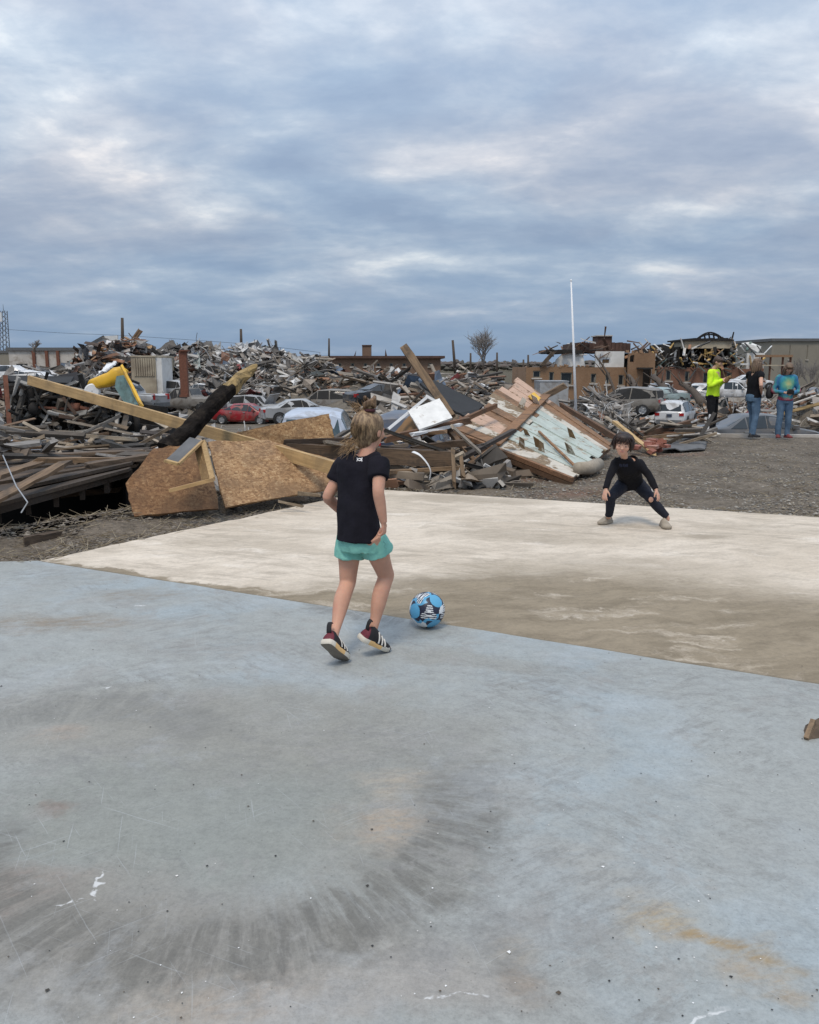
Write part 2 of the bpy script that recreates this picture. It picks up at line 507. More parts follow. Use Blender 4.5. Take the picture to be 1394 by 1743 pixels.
def slab_concrete():
    m, t, b = new_mat('slab_concrete')
    co = t.n('ShaderNodeTexCoord').outputs['Object']
    wv = t.vmath('SCALE', t.vmath('SUBTRACT', t.noise(co, 1.3, 6, .65, col=True), (.5, .5, .5)), scale=.9)
    cw = t.vmath('ADD', co, wv)
    c = t.mix(t.step(t.noise(cw, .7, 6, .6), .3, .68), (.66, .585, .490), (.52, .450, .362))
    # brushed streaks and cloudy soiling, in several directions
    g = t.noise(t.mapping(cw, rot=R(-8), scale=(1.0, 3.2, 1)), 1.3, 8, .72)
    g3 = t.noise(t.mapping(co, loc=(5, 3, 0), rot=R(22), scale=(1.2, 5, 1)), 1.2, 8, .74)
    m3 = t.step(t.noise(t.vmath('ADD', co, (6, 2, 0)), .55, 4, .6), .42, .60)
    c = t.mix(t.step(g, .47, .66, 0, .62), c, (.42, .365, .295))
    c = t.mix(t.math('MULTIPLY', t.step(g3, .46, .60, 0, .70), m3), c, (.38, .33, .265))
    c = t.mix(t.step(t.noise(t.mapping(cw, loc=(3, 1, 0), rot=R(10), scale=(1.0, 2.6, 1)), 1.2, 7, .66), .55, .70, 0, .6), c, (.76, .695, .61))
    c = t.mix(t.step(t.noise(t.vmath('ADD', co, (1, 8, 0)), 7, 7, .75), .58, .68, 0, .35), c, (.40, .35, .29))
    # silt left by water: brown near the painted edge, to the right
    x, y, _ = t.sep(cw)
    P0, P1 = G(65, 955), G(1394, 1165)
    nx, ny = -(P1.y - P0.y), (P1.x - P0.x)
    L = math.hypot(nx, ny); nx /= L; ny /= L
    dist = t.math('ADD', t.math('MULTIPLY', x, nx), t.math('MULTIPLY', y, ny))
    dist = t.math('SUBTRACT', dist, P0.x * nx + P0.y * ny)
    wid = t.step(x, -1.5, 1.6, .12, 2.35)
    rel = t.math('DIVIDE', dist, wid)
    silt = t.step(rel, .55, 1.02, 1, 0)
    silt = t.math('MULTIPLY', silt, t.step(t.noise(t.mapping(cw, scale=(.7, 2.6, 1)), 1.3, 6, .65), .30, .46, .25, 1))
    c = t.mix(t.math('MULTIPLY', silt, .92), c, t.mix(t.step(g, .35, .65), (.180, .145, .096), (.270, .222, .155)))
    # darker patches at the far side
    for (px, py, rx, ry, k) in [(790, 850, 1.5, .40, .55), (1190, 912, .34, .18, .62), (1090, 960, 1.2, .35, .35), (560, 905, .8, .2, .3), (900, 915, 1.4, .35, .35), (420, 930, 1.1, .30, .22), (1300, 900, .9, .3, .25), (640, 1000, .9, .25, .3)]:
        cc = G(px, py)
        q = t.vmath('MULTIPLY', t.mapping(cw, loc=(cc.x, cc.y, 0), rot=R(-15), scale=(rx, ry, 1), typ='TEXTURE'), (1, 1, 0))
        c = t.mix(t.step(t.vmath('LENGTH', q), .2, 1.0, k * 1.35, 0.0), c, (.34, .29, .225))
    f = t.noise(co, 32, 7, .8)
    c = t.mix(1.0, c, t.ramp(f, [(.28, .80), (.5, 1.0), (.74, 1.10)]), 'MULTIPLY')
    f5 = t.noise(t.mapping(co, rot=R(-20), scale=(3, 9, 1)), 1.5, 8, .8)
    c = t.mix(1.0, c, t.ramp(f5, [(.30, .78), (.5, 1.0), (.70, 1.08)]), 'MULTIPLY')
    xo, yo, _ = t.sep(co)
    dj = t.math('SUBTRACT', t.math('ADD', t.math('MULTIPLY', xo, nx), t.math('MULTIPLY', yo, ny)), P0.x * nx + P0.y * ny)
    dj = t.math('ADD', dj, t.math('MULTIPLY', t.math('SUBTRACT', t.noise(co, 8, 4, .7), .5), .05))
    c = t.mix(t.step(dj, .0, .035, .85, 0), c, (.15, .125, .09))
    t.put(b.inputs['Base Color'], c)
    b.inputs['Roughness'].default_value = .85
    b.inputs['Specular IOR Level'].default_value = .3
    t.put(b.inputs['Normal'], t.bump(t.math('ADD', f, t.math('MULTIPLY', g, 2.0)), .25, .01))
    MT['slab_concrete'] = m
slab_paint(); slab_concrete()

def ground_mat():
    m, t, b = new_mat('earth')
    co = t.n('ShaderNodeTexCoord').outputs['Object']
    a = t.n('ShaderNodeVertexColor', layer_name='Col').outputs[0]
    n1 = t.noise(co, 1.1, 7, .65)
    n2 = t.noise(co, 16, 5, .7)
    v = t.voronoi(co, 26)
    c = t.mix(1.0, a, t.ramp(n1, [(.28, .62), (.5, 1.0), (.75, 1.35)]), 'MULTIPLY')
    c = t.mix(1.0, c, t.ramp(n2, [(.3, .55), (.55, 1.0), (.75, 1.55)]), 'MULTIPLY')
    c = t.mix(t.step(t.noise(co, 60, 3, .6), .60, .72, 0, .5), c, (.33, .30, .25))
    t.put(b.inputs['Base Color'], c)
    b.inputs['Roughness'].default_value = .95
    b.inputs['Specular IOR Level'].default_value = .2
    h = t.math('ADD', t.math('MULTIPLY', n2, 1.0), t.math('MULTIPLY', v, .7))
    t.put(b.inputs['Normal'], t.bump(h, .9, .04))
    MT['earth'] = m
ground_mat()

plain('stone', (1, 1, 1), .9, .25, 30, attr=True, bump=.3)
plain('debris', (1, 1, 1), .8, .30, 2.5, attr=True, bump=.2, bscale=20, dirt=(.12, .10, .08), dirtamt=.30, dscale=1.2)
plain('sheet_metal', (1, 1, 1), .5, .2, 2.5, attr=True, dirt=(.12, .09, .07), dirtamt=.6, dscale=1.0, spec=.4)
wood('timber', (1, 1, 1), (.62, .58, .54), attr=True, dirt=(.06, .05, .04), dirtamt=.55)
wood('pine', (.46, .315, .155), (.34, .225, .105), .75, dirt=(.15, .11, .07), dirtamt=.35, grain=(2, 30, 30))
wood('old_wood', (.135, .098, .067), (.07, .051, .036), .85, dirt=(.035, .03, .026), dirtamt=.6)
wood('red_wood', (.215, .128, .075), (.12, .068, .040), .85, dirt=(.06, .045, .03), dirtamt=.5)
plain('char', (.013, .011, .010), .95, .6, 14, bump=1.0, bscale=30, spec=.08, dirt=(.05, .04, .03), dirtamt=.5, dscale=7)
plain('char_tip', (.30, .21, .09), .85, .4, 14, bump=.7, bscale=25, dirt=(.04, .035, .02), dirtamt=.8, dscale=9)
plain('rust', (.16, .065, .04), .85, .35, 9, bump=.3)
plain('tar', (.005, .005, .005), .95, .3, 3, spec=.05)  # near-black colour that paints the shade in the hollow under the deck
plain('black_sheet', (.018, .019, .021), .75, .3, 3, bump=.2, bscale=10)
plain('dark_metal', (.020, .019, .019), .8, .6, 5, bump=.5, dirt=(.07, .055, .042), dirtamt=.5, spec=.2)
plain('rubber', (.022, .022, .023), .85, .2, 10)
plain('wheel_rim', (.40, .41, .42), .45, .15, 6, metal=.6)
plain('glass_dark', (.018, .024, .028), .12, .1, 3, spec=.6)
plain('glass_teal', (.035, .062, .075), .15, .15, 2, spec=.5, dirt=(.20, .22, .22), dirtamt=.2)
plain('interior', (.02, .02, .02), .9, .3, 5)
plain('chrome_grey', (.36, .37, .38), .4, .1, 5, metal=.4)
plain('lamp_red', (.35, .015, .015), .3, .1, 5)
plain('lamp_clear', (.62, .62, .60), .25, .1, 5)
plain('white_plastic', (.72, .73, .74), .5, .06, 4, dirt=(.35, .31, .26), dirtamt=.35, dscale=6)
plain('pole_white', (.78, .79, .81), .45, .05, 4)
plain('plate', (.55, .56, .58), .5, .05, 4)
plain('concrete_wall', (.50, .47, .43), .9, .2, 1.2, bump=.3, dirt=(.22, .18, .14), dirtamt=.7, dscale=.6)
plain('white_wall', (.66, .66, .64), .85, .12, 1.0, dirt=(.30, .27, .23), dirtamt=.55, dscale=.5)
plain('roof_brown', (.085, .048, .036), .9, .3, .8, bump=.4, bscale=6)
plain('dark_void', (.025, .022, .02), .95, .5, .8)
plain('tan_panel', (.40, .345, .255), .85, .15, .7, dirt=(.15, .11, .08), dirtamt=.5, dscale=.5)
plain('olive_wall', (.235, .215, .175), .85, .12, .4)
plain('asphalt', (.085, .085, .088), .9, .2, 3, bump=.3)
plain('bark', (.075, .058, .045), .9, .35, 9, bump=.7, bscale=18)
plain('twig', (.21, .19, .175), .9, .2, 2)
plain('yellow_paint', (.72, .42, .025), .45, .12, 3, dirt=(.30, .18, .05), dirtamt=.6, dscale=2.5)
plain('teal_fabric', (.12, .20, .20), .8, .4, 4, dirt=(.06, .07, .06), dirtamt=.7)
plain('blue_plastic', (.03, .10, .28), .5, .2, 3)
plain('brown_panel', (.20, .115, .05), .85, .3, 3, dirt=(.08, .05, .03), dirtamt=.6)
plain('grey_board', (.115, .118, .122), .8, .25, 5, bump=.2)
def paint_mat(name, col, dirt=(.16, .13, .10), amt=.55, rough=.35):
    plain(name, col, rough, .06, 2, dirt=dirt, dirtamt=amt, dscale=1.6, coat=.3)
for nm, col in dict(car_red=(.27, .012, .018), car_white=(.62, .63, .64), car_silver=(.36, .37, .38), car_grey=(.075, .078, .083), car_dark=(.035, .038, .045),
                    car_blue=(.44, .50, .60), car_navy=(.05, .065, .10), car_burgundy=(.20, .02, .035), car_teal=(.28, .36, .36)).items():
    paint_mat(nm, col)
paint_mat('car_mud', (.20, .185, .165), (.11, .09, .07), .85, .7)
MT['car_white'].node_tree.nodes['Principled BSDF'].inputs['Roughness'].default_value = .3

def osb():
    m, t, b = new_mat('osb')
    co = t.n('ShaderNodeTexCoord').outputs['Object']
    co2 = t.mapping(co, scale=(1, 1, 1.0))
    v1 = t.voronoi(t.mapping(t.vmath('ADD', co2, t.vmath('SCALE', t.noise(co2, 9, 3, col=True), scale=.18)), scale=(62, 62, 24)), 1.0, 'F1', 'Color')
    v2 = t.voronoi(t.mapping(co2, loc=(3, 2, 1), scale=(26, 26, 66)), 1.0, 'F1', 'Color')
    k = t.math('MULTIPLY', t.math('ADD', t.sep(v1)[0], t.sep(v2)[1]), .5)
    c = t.ramp(k, [(.12, (.20, .105, .042)), (.45, (.36, .205, .090)), (.72, (.45, .275, .130)), (.95, (.60, .42, .22))])
    c = t.mix(t.step(t.noise(co, 1.6, 6, .7), .40, .66, 0, .70), c, (.165, .098, .050))
    c = t.mix(1.0, c, (.86, .87, .92), 'MULTIPLY')
    c = t.mix(1.0, c, t.n('ShaderNodeVertexColor', layer_name='Col').outputs[0], 'MULTIPLY')
    t.put(b.inputs['Base Color'], c)
    b.inputs['Roughness'].default_value = .8
    t.put(b.inputs['Normal'], t.bump(k, .3, .004))
    MT['osb'] = m
osb()
def peel(name, paint, under, thr=.46):
    """flaking paint over boards"""
    m, t, b = new_mat(name)
    co = t.n('ShaderNodeTexCoord').outputs['Object']
    n = t.noise(co, 2.1, 7, .68, .4)
    g = t.noise(t.mapping(co, scale=(6, 6, 6)), 3.0, 4, .6)
    mk = t.step(n, thr, thr + .025)
    p = t.mix(1.0, paint, t.ramp(t.noise(co, 5, 5, .6), [(.25, .80), (.75, 1.12)]), 'MULTIPLY')
    p = t.mix(t.step(t.noise(co, 7, 6, .7), .56, .66, 0, .75), p, (.26, .20, .14))
    u = t.mix(t.step(g, .3, .7), under, tuple(q * .6 for q in under))
    c = t.mix(mk, u, p)
    t.put(b.inputs['Base Color'], c)
    b.inputs['Roughness'].default_value = .75
    t.put(b.inputs['Normal'], t.bump(mk, .5, .006))
    MT[name] = m
peel('peel_mint', (.43, .485, .445), (.44, .38, .30), .40)
peel('peel_white', (.54, .50, .43), (.26, .185, .11), .47)
peel('peel_pink', (.50, .34, .25), (.30, .19, .11), .44)
peel('mouldy_white', (.74, .74, .72), (.14, .115, .08), .36)
def brick(name, c1, c2, mortar):
    m, t, b = new_mat(name)
    co = t.n('ShaderNodeTexCoord').outputs['Object']
    x, y, z = t.sep(co)
    bt = t.n('ShaderNodeTexBrick')
    t.put(bt.inputs['Vector'], t.comb(t.math('ADD', x, y), z, 0.0))
    for i, cc in ((1, c1), (2, c2), (3, mortar)): bt.inputs[i].default_value = (*cc, 1)
    bt.inputs['Scale'].default_value = 4.0
    c = t.mix(t.step(t.noise(co, .35, 5, .6), .45, .7, 0, .45), bt.outputs[0], tuple(q * .55 for q in c1))
    t.put(b.inputs['Base Color'], c)
    b.inputs['Roughness'].default_value = .9
    MT[name] = m
brick('brick_tan', (.265, .150, .080), (.215, .118, .062), (.30, .23, .16))
brick('brick_red', (.22, .10, .062), (.17, .078, .05), (.22, .16, .12))
brick('brick_far', (.19, .115, .075), (.16, .10, .07), (.18, .14, .11))

# people
plain('skin', (.52, .285, .20), .6, .16, 9, spec=.3, bump=.08, bscale=90, dirt=(.50, .225, .165), dirtamt=.45, dscale=5)
plain('skin_boy', (.56, .34, .25), .6, .10, 14, spec=.3, dirt=(.54, .27, .20), dirtamt=.35, dscale=9)
MT['skin'].node_tree.nodes['Principled BSDF'].inputs['Subsurface Weight'].default_value = .08
MT['skin_boy'].node_tree.nodes['Principled BSDF'].inputs['Subsurface Weight'].default_value = .08
plain('tee_black', (.0105, .0098, .0155), .9, .35, 9, bump=.8, bscale=13, spec=.2)
plain('top_black', (.0085, .0085, .0115), .9, .35, 9, bump=.8, bscale=13, spec=.2)
plain('pants_navy', (.020, .022, .032), .9, .25, 9, bump=.25, bscale=20, spec=.2)
plain('pants_black', (.010, .010, .012), .85, .25, 9, spec=.2)
plain('shorts_mint', (.205, .49, .42), .85, .14, 12, bump=.6, bscale=18, spec=.2)
plain('hivis', (.58, .86, .035), .8, .18, 6, bump=.7, bscale=10, spec=.2)
plain('denim', (.095, .155, .235), .85, .30, 7, bump=.2, spec=.2)
plain('shoe_black', (.012, .011, .013), .8, .2, 20)
plain('shoe_red', (.13, .016, .028), .7, .3, 60)
plain('shoe_navy', (.02, .025, .06), .6, .2, 20)
plain('sole_white', (.60, .56, .48), .7, .08, 14)
plain('sole_orange', (.72, .46, .20), .7, .08, 14)
plain('sole_under', (.19, .165, .135), .9, .15, 20, bump=.5, bscale=60)
plain('stripe_white', (.70, .66, .60), .6, .05, 10)
plain('khaki', (.33, .285, .225), .85, .2, 20)
plain('shoe_white', (.66, .66, .66), .7, .05, 10)
plain('boot_black', (.02, .02, .022), .6, .2, 10)
plain('shoe_maroon', (.16, .03, .03), .7, .2, 10)
plain('eye_white', (.42, .38, .36), .3, .02, 5)
plain('eye_dark', (.015, .010, .008), .25, .02, 5)
plain('lips', (.42, .17, .14), .5, .05, 20)
plain('tie_maroon', (.055, .012, .018), .8, .3, 30)
plain('print_white', (.72, .72, .73), .7, .05, 30)
plain('print_dark', (.012, .016, .04), .8, .3, 30)
def hair(name, c1, c2, sx=60):
    m, t, b = new_mat(name)
    co = t.n('ShaderNodeTexCoord').outputs['Object']
    g = t.noise(t.mapping(co, scale=(sx, sx, 9)), 1.0, 4, .6)
    c = t.mix(t.step(g, .33, .68), c1, c2)
    c = t.mix(1.0, c, t.n('ShaderNodeVertexColor', layer_name='Col').outputs[0], 'MULTIPLY')
    t.put(b.inputs['Base Color'], c)
    b.inputs['Roughness'].default_value = .55
    t.put(b.inputs['Normal'], t.bump(g, .5, .006))
    MT[name] = m
hair('hair_blonde', (.115, .070, .038), (.36, .245, .140))
hair('hair_dark', (.012, .007, .006), (.035, .019, .015), 40)
hair('hair_brown', (.035, .020, .012), (.07, .04, .025))
hair('hair_fair', (.09, .055, .033), (.19, .125, .08))
def tiedye():
    m, t, b = new_mat('tie_dye')
    co = t.n('ShaderNodeTexCoord').outputs['Object']
    n = t.noise(co, 5, 3, .6, 1.5)
    q = t.vmath('DISTANCE', co, (0, -.12, 1.20))
    k = t.math('ADD', t.math('MULTIPLY', q, 2.2), t.math('MULTIPLY', n, .35))
    c = t.ramp(k, [(.20, (.40, .42, .20)), (.38, (.14, .36, .24)), (.54, (.03, .26, .34)), (.70, (.04, .14, .32)), (.84, (.05, .26, .26)), (.97, (.34, .05, .09))])
    t.put(b.inputs['Base Color'], c)
    b.inputs['Roughness'].default_value = .9
    MT['tie_dye'] = m
tiedye()

# ------------------------------------------------------------------ terrain
EDGE_X = np.array([-60, -6.5, -4.6, -3.9, -2.9, -1.9, -.6, 1.5, 4, 60])
EDGE_Y = np.array([6.4, 6.6, 7.2, 7.7, 8.95, 10.5, 12.6, 15, 19.0, 19.4])
HEAPS = []          # (x, y, rx, ry, top z)
for px, hw, top, Y, dep in [(215, 75, 592, 78, 9), (170, 40, 610, 72, 7), (330, 100, 607, 76, 9), (440, 95, 608, 74, 9), (530, 60, 618, 70, 8), (100, 80, 634, 62, 6), (640, 110, 646, 66, 10),
                            (800, 90, 648, 62, 8), (30, 50, 650, 48, 6), (560, 120, 652, 70, 5), (720, 60, 656, 45, 5), (1020, 34, 692, 42, 4), (1380, 40, 682, 36, 4), (150, 60, 668, 34, 4), (60, 60, 690, 26, 3.5), (690, 70, 690, 32, 3.5)]:
    HEAPS.append((W(px, top, Y).x, Y, hw * mpp(Y), dep, W(px, top, Y).z))
def terrain(x, y):
    x = np.asarray(x, float); y = np.asarray(y, float)
    yd = np.interp(x, EDGE_X, EDGE_Y)
    t = np.maximum(y - yd, 0)
    tau = np.interp(x, [-3, 4], [2.2, 3.4])
    h = -.035 - 2.35 * (1 - np.exp(-t / tau))
    # low bank of spoil beside the slab on the left
    near = np.exp(-((y - yd + .35) / .42) ** 2) * np.interp(x, [-8, -2.2, -1.0, 0.4], [.13, .13, .07, 0])
    h = h + near
    fine = .035 * np.sin(x * 3.1 + 1.3 * np.sin(y * 2.3)) * np.sin(y * 2.7 + 1.1 * np.sin(x * 1.9))
    h = h + fine * np.clip((y - 6) / 6, 0.15, 1)
    base = h.copy()
    for hx, hy, rx, ry, top in HEAPS:
        e = np.exp(-(((x - hx) / rx) ** 2 + ((y - hy) / ry) ** 2) ** 1.3)
        rough = 1 + .10 * np.sin(x * 1.3 + hy) * np.sin(y * 1.1 + hx)
        h = np.maximum(h, base + (top - base) * e * rough * .97)
    return h
def tz(x, y):
    return float(terrain(np.array([x]), np.array([y]))[0])
def make_ground():
    n = 330
    s = np.linspace(-1, 1, n)
    gx = np.sinh(s * 5.2) / np.sinh(5.2) * 2600
    ty = np.linspace(0, 1, n)
    gy = 4.0 + np.sinh(ty * 5.6) / np.sinh(5.6) * 3200
    gy = np.concatenate([[-60, -20, -6, 0, 2], gy])
    X, Y = np.meshgrid(gx, gy)
    Z = terrain(X, Y)
    # keep clear below the slab
    inside = (Y < 10.9 - .41 * (X + .44)) & (Y < 6.62 + 1.5 * (X + 3.08) + .1) & (Y < 30)
    Z = np.where(inside & (Z > -.05), -.06, Z)
    Z = np.where(Y < 4, -.06, Z)
    ny, nx = X.shape
    v = np.stack([X, Y, Z], -1).reshape(-1, 3)
    idx = np.arange(ny * nx).reshape(ny, nx)
    f = np.stack([idx[:-1, :-1], idx[:-1, 1:], idx[1:, 1:], idx[1:, :-1]], -1).reshape(-1, 4)
    me = bpy.data.meshes.new('ground')
    me.from_pydata(v.tolist(), [], f.tolist())
    col = np.zeros((len(v), 4), np.float32); col[:, 3] = 1
    x, y = v[:, 0], v[:, 1]
    gravel = np.array([.172, .146, .116]); dirt = np.array([.185, .155, .122]); lot = np.array([.165, .145, .118]); far = np.array([.10, .088, .060])
    yd = np.interp(x, EDGE_X, EDGE_Y)
    k = np.clip((x + .5) / 2.5, 0, 1)[:, None]
    c = dirt * (1 - k) + gravel * k
    k2 = np.clip((y - yd) / 3, 0, 1)[:, None]
    c = c * (1 - k2) + lot * k2
    k3 = np.clip((y - 110) / 60, 0, 1)[:, None]
    c = c * (1 - k3) + far * k3
    # brick dust by the fallen wall, a strip of asphalt drive on the right
    for px, py, r_ in [(890, 812, .55), (1000, 832, .45), (1120, 770, .5)]:
        g = G(px, py)
        e = np.exp(-(((x - g.x) / r_) ** 2 + ((y - g.y) / (r_ * .55)) ** 2))[:, None] * .75
        c = c * (1 - e) + np.array([.20, .085, .05]) * e
    road = np.exp(-((y - 46 - .1 * x) / 7) ** 4) * (x > 8)
    c = c * (1 - road[:, None] * .7) + np.array([.12, .12, .122]) * road[:, None] * .7
    col[:, :3] = c
    ca = me.color_attributes.new('Col', 'FLOAT_COLOR', 'POINT')
    ca.data.foreach_set('color', col.ravel())
    me.polygons.foreach_set('use_smooth', [True] * len(me.polygons))
    me.materials.append(MT['earth'])
    o = bpy.data.objects.new('ground', me)
    COL.objects.link(o)
    tag(o, kind='structure')
make_ground()

PA, PB, PC, PD = G(65, 955), G(640, 833), G(1394, 880), G(1394, 1165)
def wob(a, b, n, amp, seed):
    a, b = Vector(a), Vector(b); d_ = b - a; nn = Vector((-d_.y, d_.x, 0)).normalized()
    out = []
    for i in range(n):
        t = i / n
        out.append(a + d_ * t + nn * amp * (mnoise.noise(Vector((t * 9 + seed, seed, 0))) + .6 * mnoise.noise(Vector((t * 37 + seed, seed, 3)))) * (1 if 0 < i else 0))
    return out
def sheet(name, poly, z, th, mat):
    mb = MB()
    mb.slab([Vector((p.x, p.y, z)) for p in poly], th)
    return tag(mb.build(name, mat), kind='structure')
dC = (PC - PB).normalized()
far_r = PB + dC * 12.5
dD = (PD - PA).normalized()
near_r = PA + dD * 14.0
left = Vector((-7, 6.25, 0))
conc = wob(PA, Vector((-7, 6.25, 0)), 20, .03, 1) + [left, Vector((-7, -4, 0)), Vector((11, -4, 0)), Vector((11, near_r.y, 0))] + wob(far_r, PB, 60, .03, 2) + wob(PB, PA, 40, .035, 5)
sheet('concrete_slab', conc, 0.0, .14, 'slab_concrete')
pnt = wob(PA + Vector((0, -.012, 0)), left + Vector((0, -.03, 0)), 6, .01, 1) + [left + Vector((.01, -.03, 0)), Vector((-6.98, -3.98, 0)), Vector((10.98, -3.98, 0))] + wob(PA + dD * 13.9, PA + Vector((0, -.012, 0)), 160, .016, 9)
sheet('painted_slab', pnt, .006, .004, 'slab_paint')

# ------------------------------------------------------------------ buildings
def wall_open(mb, x0, x1, z0, z1, y, th, openings, mi=0, col=(1, 1, 1)):
    """wall facing the camera with real openings (ox0, ox1, oz0, oz1)"""
    xs = sorted({x0, x1, *[o[0] for o in openings], *[o[1] for o in openings]})
    zs = sorted({z0, z1, *[o[2] for o in openings], *[o[3] for o in openings]})
    for i in range(len(xs) - 1):
        for j in range(len(zs) - 1):
            cx, cz = (xs[i] + xs[i + 1]) / 2, (zs[j] + zs[j + 1]) / 2
            if any(o[0] < cx < o[1] and o[2] < cz < o[3] for o in openings): continue
            mb.box((cx, y + th / 2, cz), (xs[i + 1] - xs[i], th, zs[j + 1] - zs[j]), col=col, mi=mi)
def rect(px0, px1, py0, py1, Y):
    a, b = W(px0, py1, Y), W(px1, py0, Y)
    return a.x, b.x, a.z, b.z
def window(parent, r, Y, frame='olive_wall', name='window', cross=True):
    x0, x1, z0, z1 = r
    mb = MB(); t = .09
    mb.box(((x0 + x1) / 2, Y + .14, z0 + t / 2), (x1 - x0, .1, t)); mb.box(((x0 + x1) / 2, Y + .14, z1 - t / 2), (x1 - x0, .1, t))
    mb.box((x0 + t / 2, Y + .14, (z0 + z1) / 2), (t, .1, z1 - z0 - 2 * t)); mb.box((x1 - t / 2, Y + .14, (z0 + z1) / 2), (t, .1, z1 - z0 - 2 * t))
    if cross: mb.box(((x0 + x1) / 2, Y + .14, (z0 + z1) / 2), (x1 - x0 - 2 * t, .08, .06))
    wn = mb.build(name, frame, parent)
    p = MB(); p.box(((x0 + x1) / 2, Y + .2, (z0 + z1) / 2), (x1 - x0 - 2 * t, .03, z1 - z0 - 2 * t)); p.build('pane', 'glass_dark', wn)
    sl = MB(); sl.box(((x0 + x1) / 2, Y - .06, z0 - .08), (x1 - x0 + .3, .26, .14)); sl.build('sill', 'concrete_wall', wn)
    return wn
def piece(name, mat, parent, *boxes, jit=0.0, col=(1, 1, 1)):
    mb = MB()
    for c_, s_ in boxes: mb.box(c_, s_, col=col, jit=jit)
    return mb.build(name, mat, parent)
def pbox(px0, px1, py0, py1, Y, dep, mb=None, jit=0.0, col=(1, 1, 1), mi=0):
    x0, x1, z0, z1 = rect(px0, px1, py0, py1, Y)
    mb = mb or MB()
    mb.box(((x0 + x1) / 2, Y + dep / 2, (z0 + z1) / 2), (x1 - x0, dep, z1 - z0), col=col, jit=jit, mi=mi)
    return mb
YB = 86.0
def school():
    b = thing('brick_building', 'wrecked two storey tan brick building with torn roof and white upper wall', 'building', (W(1070, 690, YB).x, YB + 6, -2.4))
    # left wing, ground floor with openings
    ops = [rect(907, 920, 631, 643, YB), rect(934, 943, 633, 655, YB), rect(954, 974, 634, 655, YB), rect(1005, 1015, 636, 652, YB), rect(1030, 1038, 634, 654, YB), rect(1052, 1062, 638, 656, YB)]
    x0, x1, z0, z1 = rect(894, 1066, 625, 692, YB)
    mb = MB(); wall_open(mb, x0, x1, -2.6, z1, YB, .35, ops)
    mb.box((x0 + .175, YB + 6, (z1 - 2.6) / 2), (.35, 11.2, z1 + 2.6))
    mb.build('wall', 'brick_tan', b)
    for o in ops: window(b, o, YB, cross=False)
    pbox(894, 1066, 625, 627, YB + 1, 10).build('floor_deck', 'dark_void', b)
    # upper storey: white plaster walls left standing
    mb = MB()
    q = [W(942, 624, YB + .6), W(996, 624, YB + .6), W(992, 602, YB + .6), W(960, 600, YB + .6), W(947, 612, YB + .6)]
    mb.slab([q[0], q[1], q[2], q[3], q[4]], .3); mb.build('upper_wall', 'white_wall', b)
    ow = rect(1025, 1037, 611, 618, YB + .4)
    x0, x1, z0, z1 = rect(1013, 1063, 598, 625, YB + .4)
    mb = MB(); wall_open(mb, x0, x1, z0, z1, YB + .4, .3, [ow]); mb.build('upper_wall', 'white_wall', b)
    pbox(1025.4, 1036.6, 611.4, 617.6, YB + .55, .1).build('window_board', 'brown_panel', b)
    # hanging roof and dark brown parapet
    mb = MB(); mb.slab([W(919, 622, YB - .4), W(927, 622, YB - .4), W(948, 598, YB - .4), W(939, 599, YB - .4)], .4); mb.build('fallen_rafter', 'old_wood', b)
    mb = MB()
    for i in range(16):
        px = 932 + i * 3.7
        pbox(px, px + 3.9, 596 + random.uniform(-1.5, 1), 601 + random.uniform(-.5, 1.5), YB + random.uniform(0, .5), 6, mb)
    mb.build('roof_edge', 'dark_void', b)
    mb = MB()
    for i in range(14):
        px = 981 + i * 6.6
        pbox(px, px + 6.7, 583 + random.uniform(-.8, 1.2) + (i > 9) * random.uniform(0, 5), 600 + random.uniform(-.5, 1), YB + 1.2, 8, mb)
    mb.build('parapet', 'roof_brown', b)
    ch = pbox(1017, 1042, 571.5, 583.5, YB + 3, 2.5).build('chimney', 'roof_brown', b)
    pbox(1016, 1043, 570.5, 572.3, YB + 2.8, 2.9).build('chimney_cap', 'concrete_wall', ch)
    # centre bay with dark doorway
    dr = rect(1093, 1108, 628, 664, YB - 1)
    x0, x1, z0, z1 = rect(1066, 1116, 601, 692, YB - 1)
    mb = MB(); wall_open(mb, x0, x1, -2.6, z1, YB - 1, .35, [dr, rect(1072, 1080, 604, 616, YB - 1)]); mb.build('wall', 'brick_tan', b)
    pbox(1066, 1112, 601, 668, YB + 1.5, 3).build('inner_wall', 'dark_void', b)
    pbox(1107.2, 1109.5, 628, 668, YB - 1.25, .2).build('door_post', 'white_wall', b)
    pbox(1088, 1112, 625.5, 628.2, YB - 2, 1.2).build('door_canopy', 'dark_void', b)
    # right wing
    ops = [rect(1133, 1143, 630, 648, YB), rect(1165, 1174, 632, 650, YB), rect(1196, 1206, 634, 652, YB), rect(1236, 1246, 634, 652, YB)]
    x0, x1, z0, z1 = rect(1116, 1300, 628, 692, YB)
    mb = MB(); wall_open(mb, x0, x1, -1.2, z1, YB, .35, ops); mb.build('wall', 'brick_red', b)
    mb = MB(); wall_open(mb, x0, x1, -2.6, -1.203, YB - .08, .4, []); mb.build('plinth', 'concrete_wall', b)
    for o in ops: window(b, o, YB, cross=False)
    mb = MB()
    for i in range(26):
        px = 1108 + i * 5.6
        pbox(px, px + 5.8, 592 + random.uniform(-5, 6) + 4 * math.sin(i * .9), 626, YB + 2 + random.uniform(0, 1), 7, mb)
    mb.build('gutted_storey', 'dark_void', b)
    # tan attic block with bent arch truss
    pbox(1166, 1246, 580, 593, YB + 1.0, 5).build('attic_block', 'tan_panel', b)
    mb = MB()
    for i in range(18):
        px = 1163 + i * 4.8
        pbox(px, px + 5.0, 576.5 + random.uniform(-1.5, 1.5), 580.2, YB + .8, 5.4, mb)
    mb.build('attic_roof', 'dark_void', b)
    mb = MB()
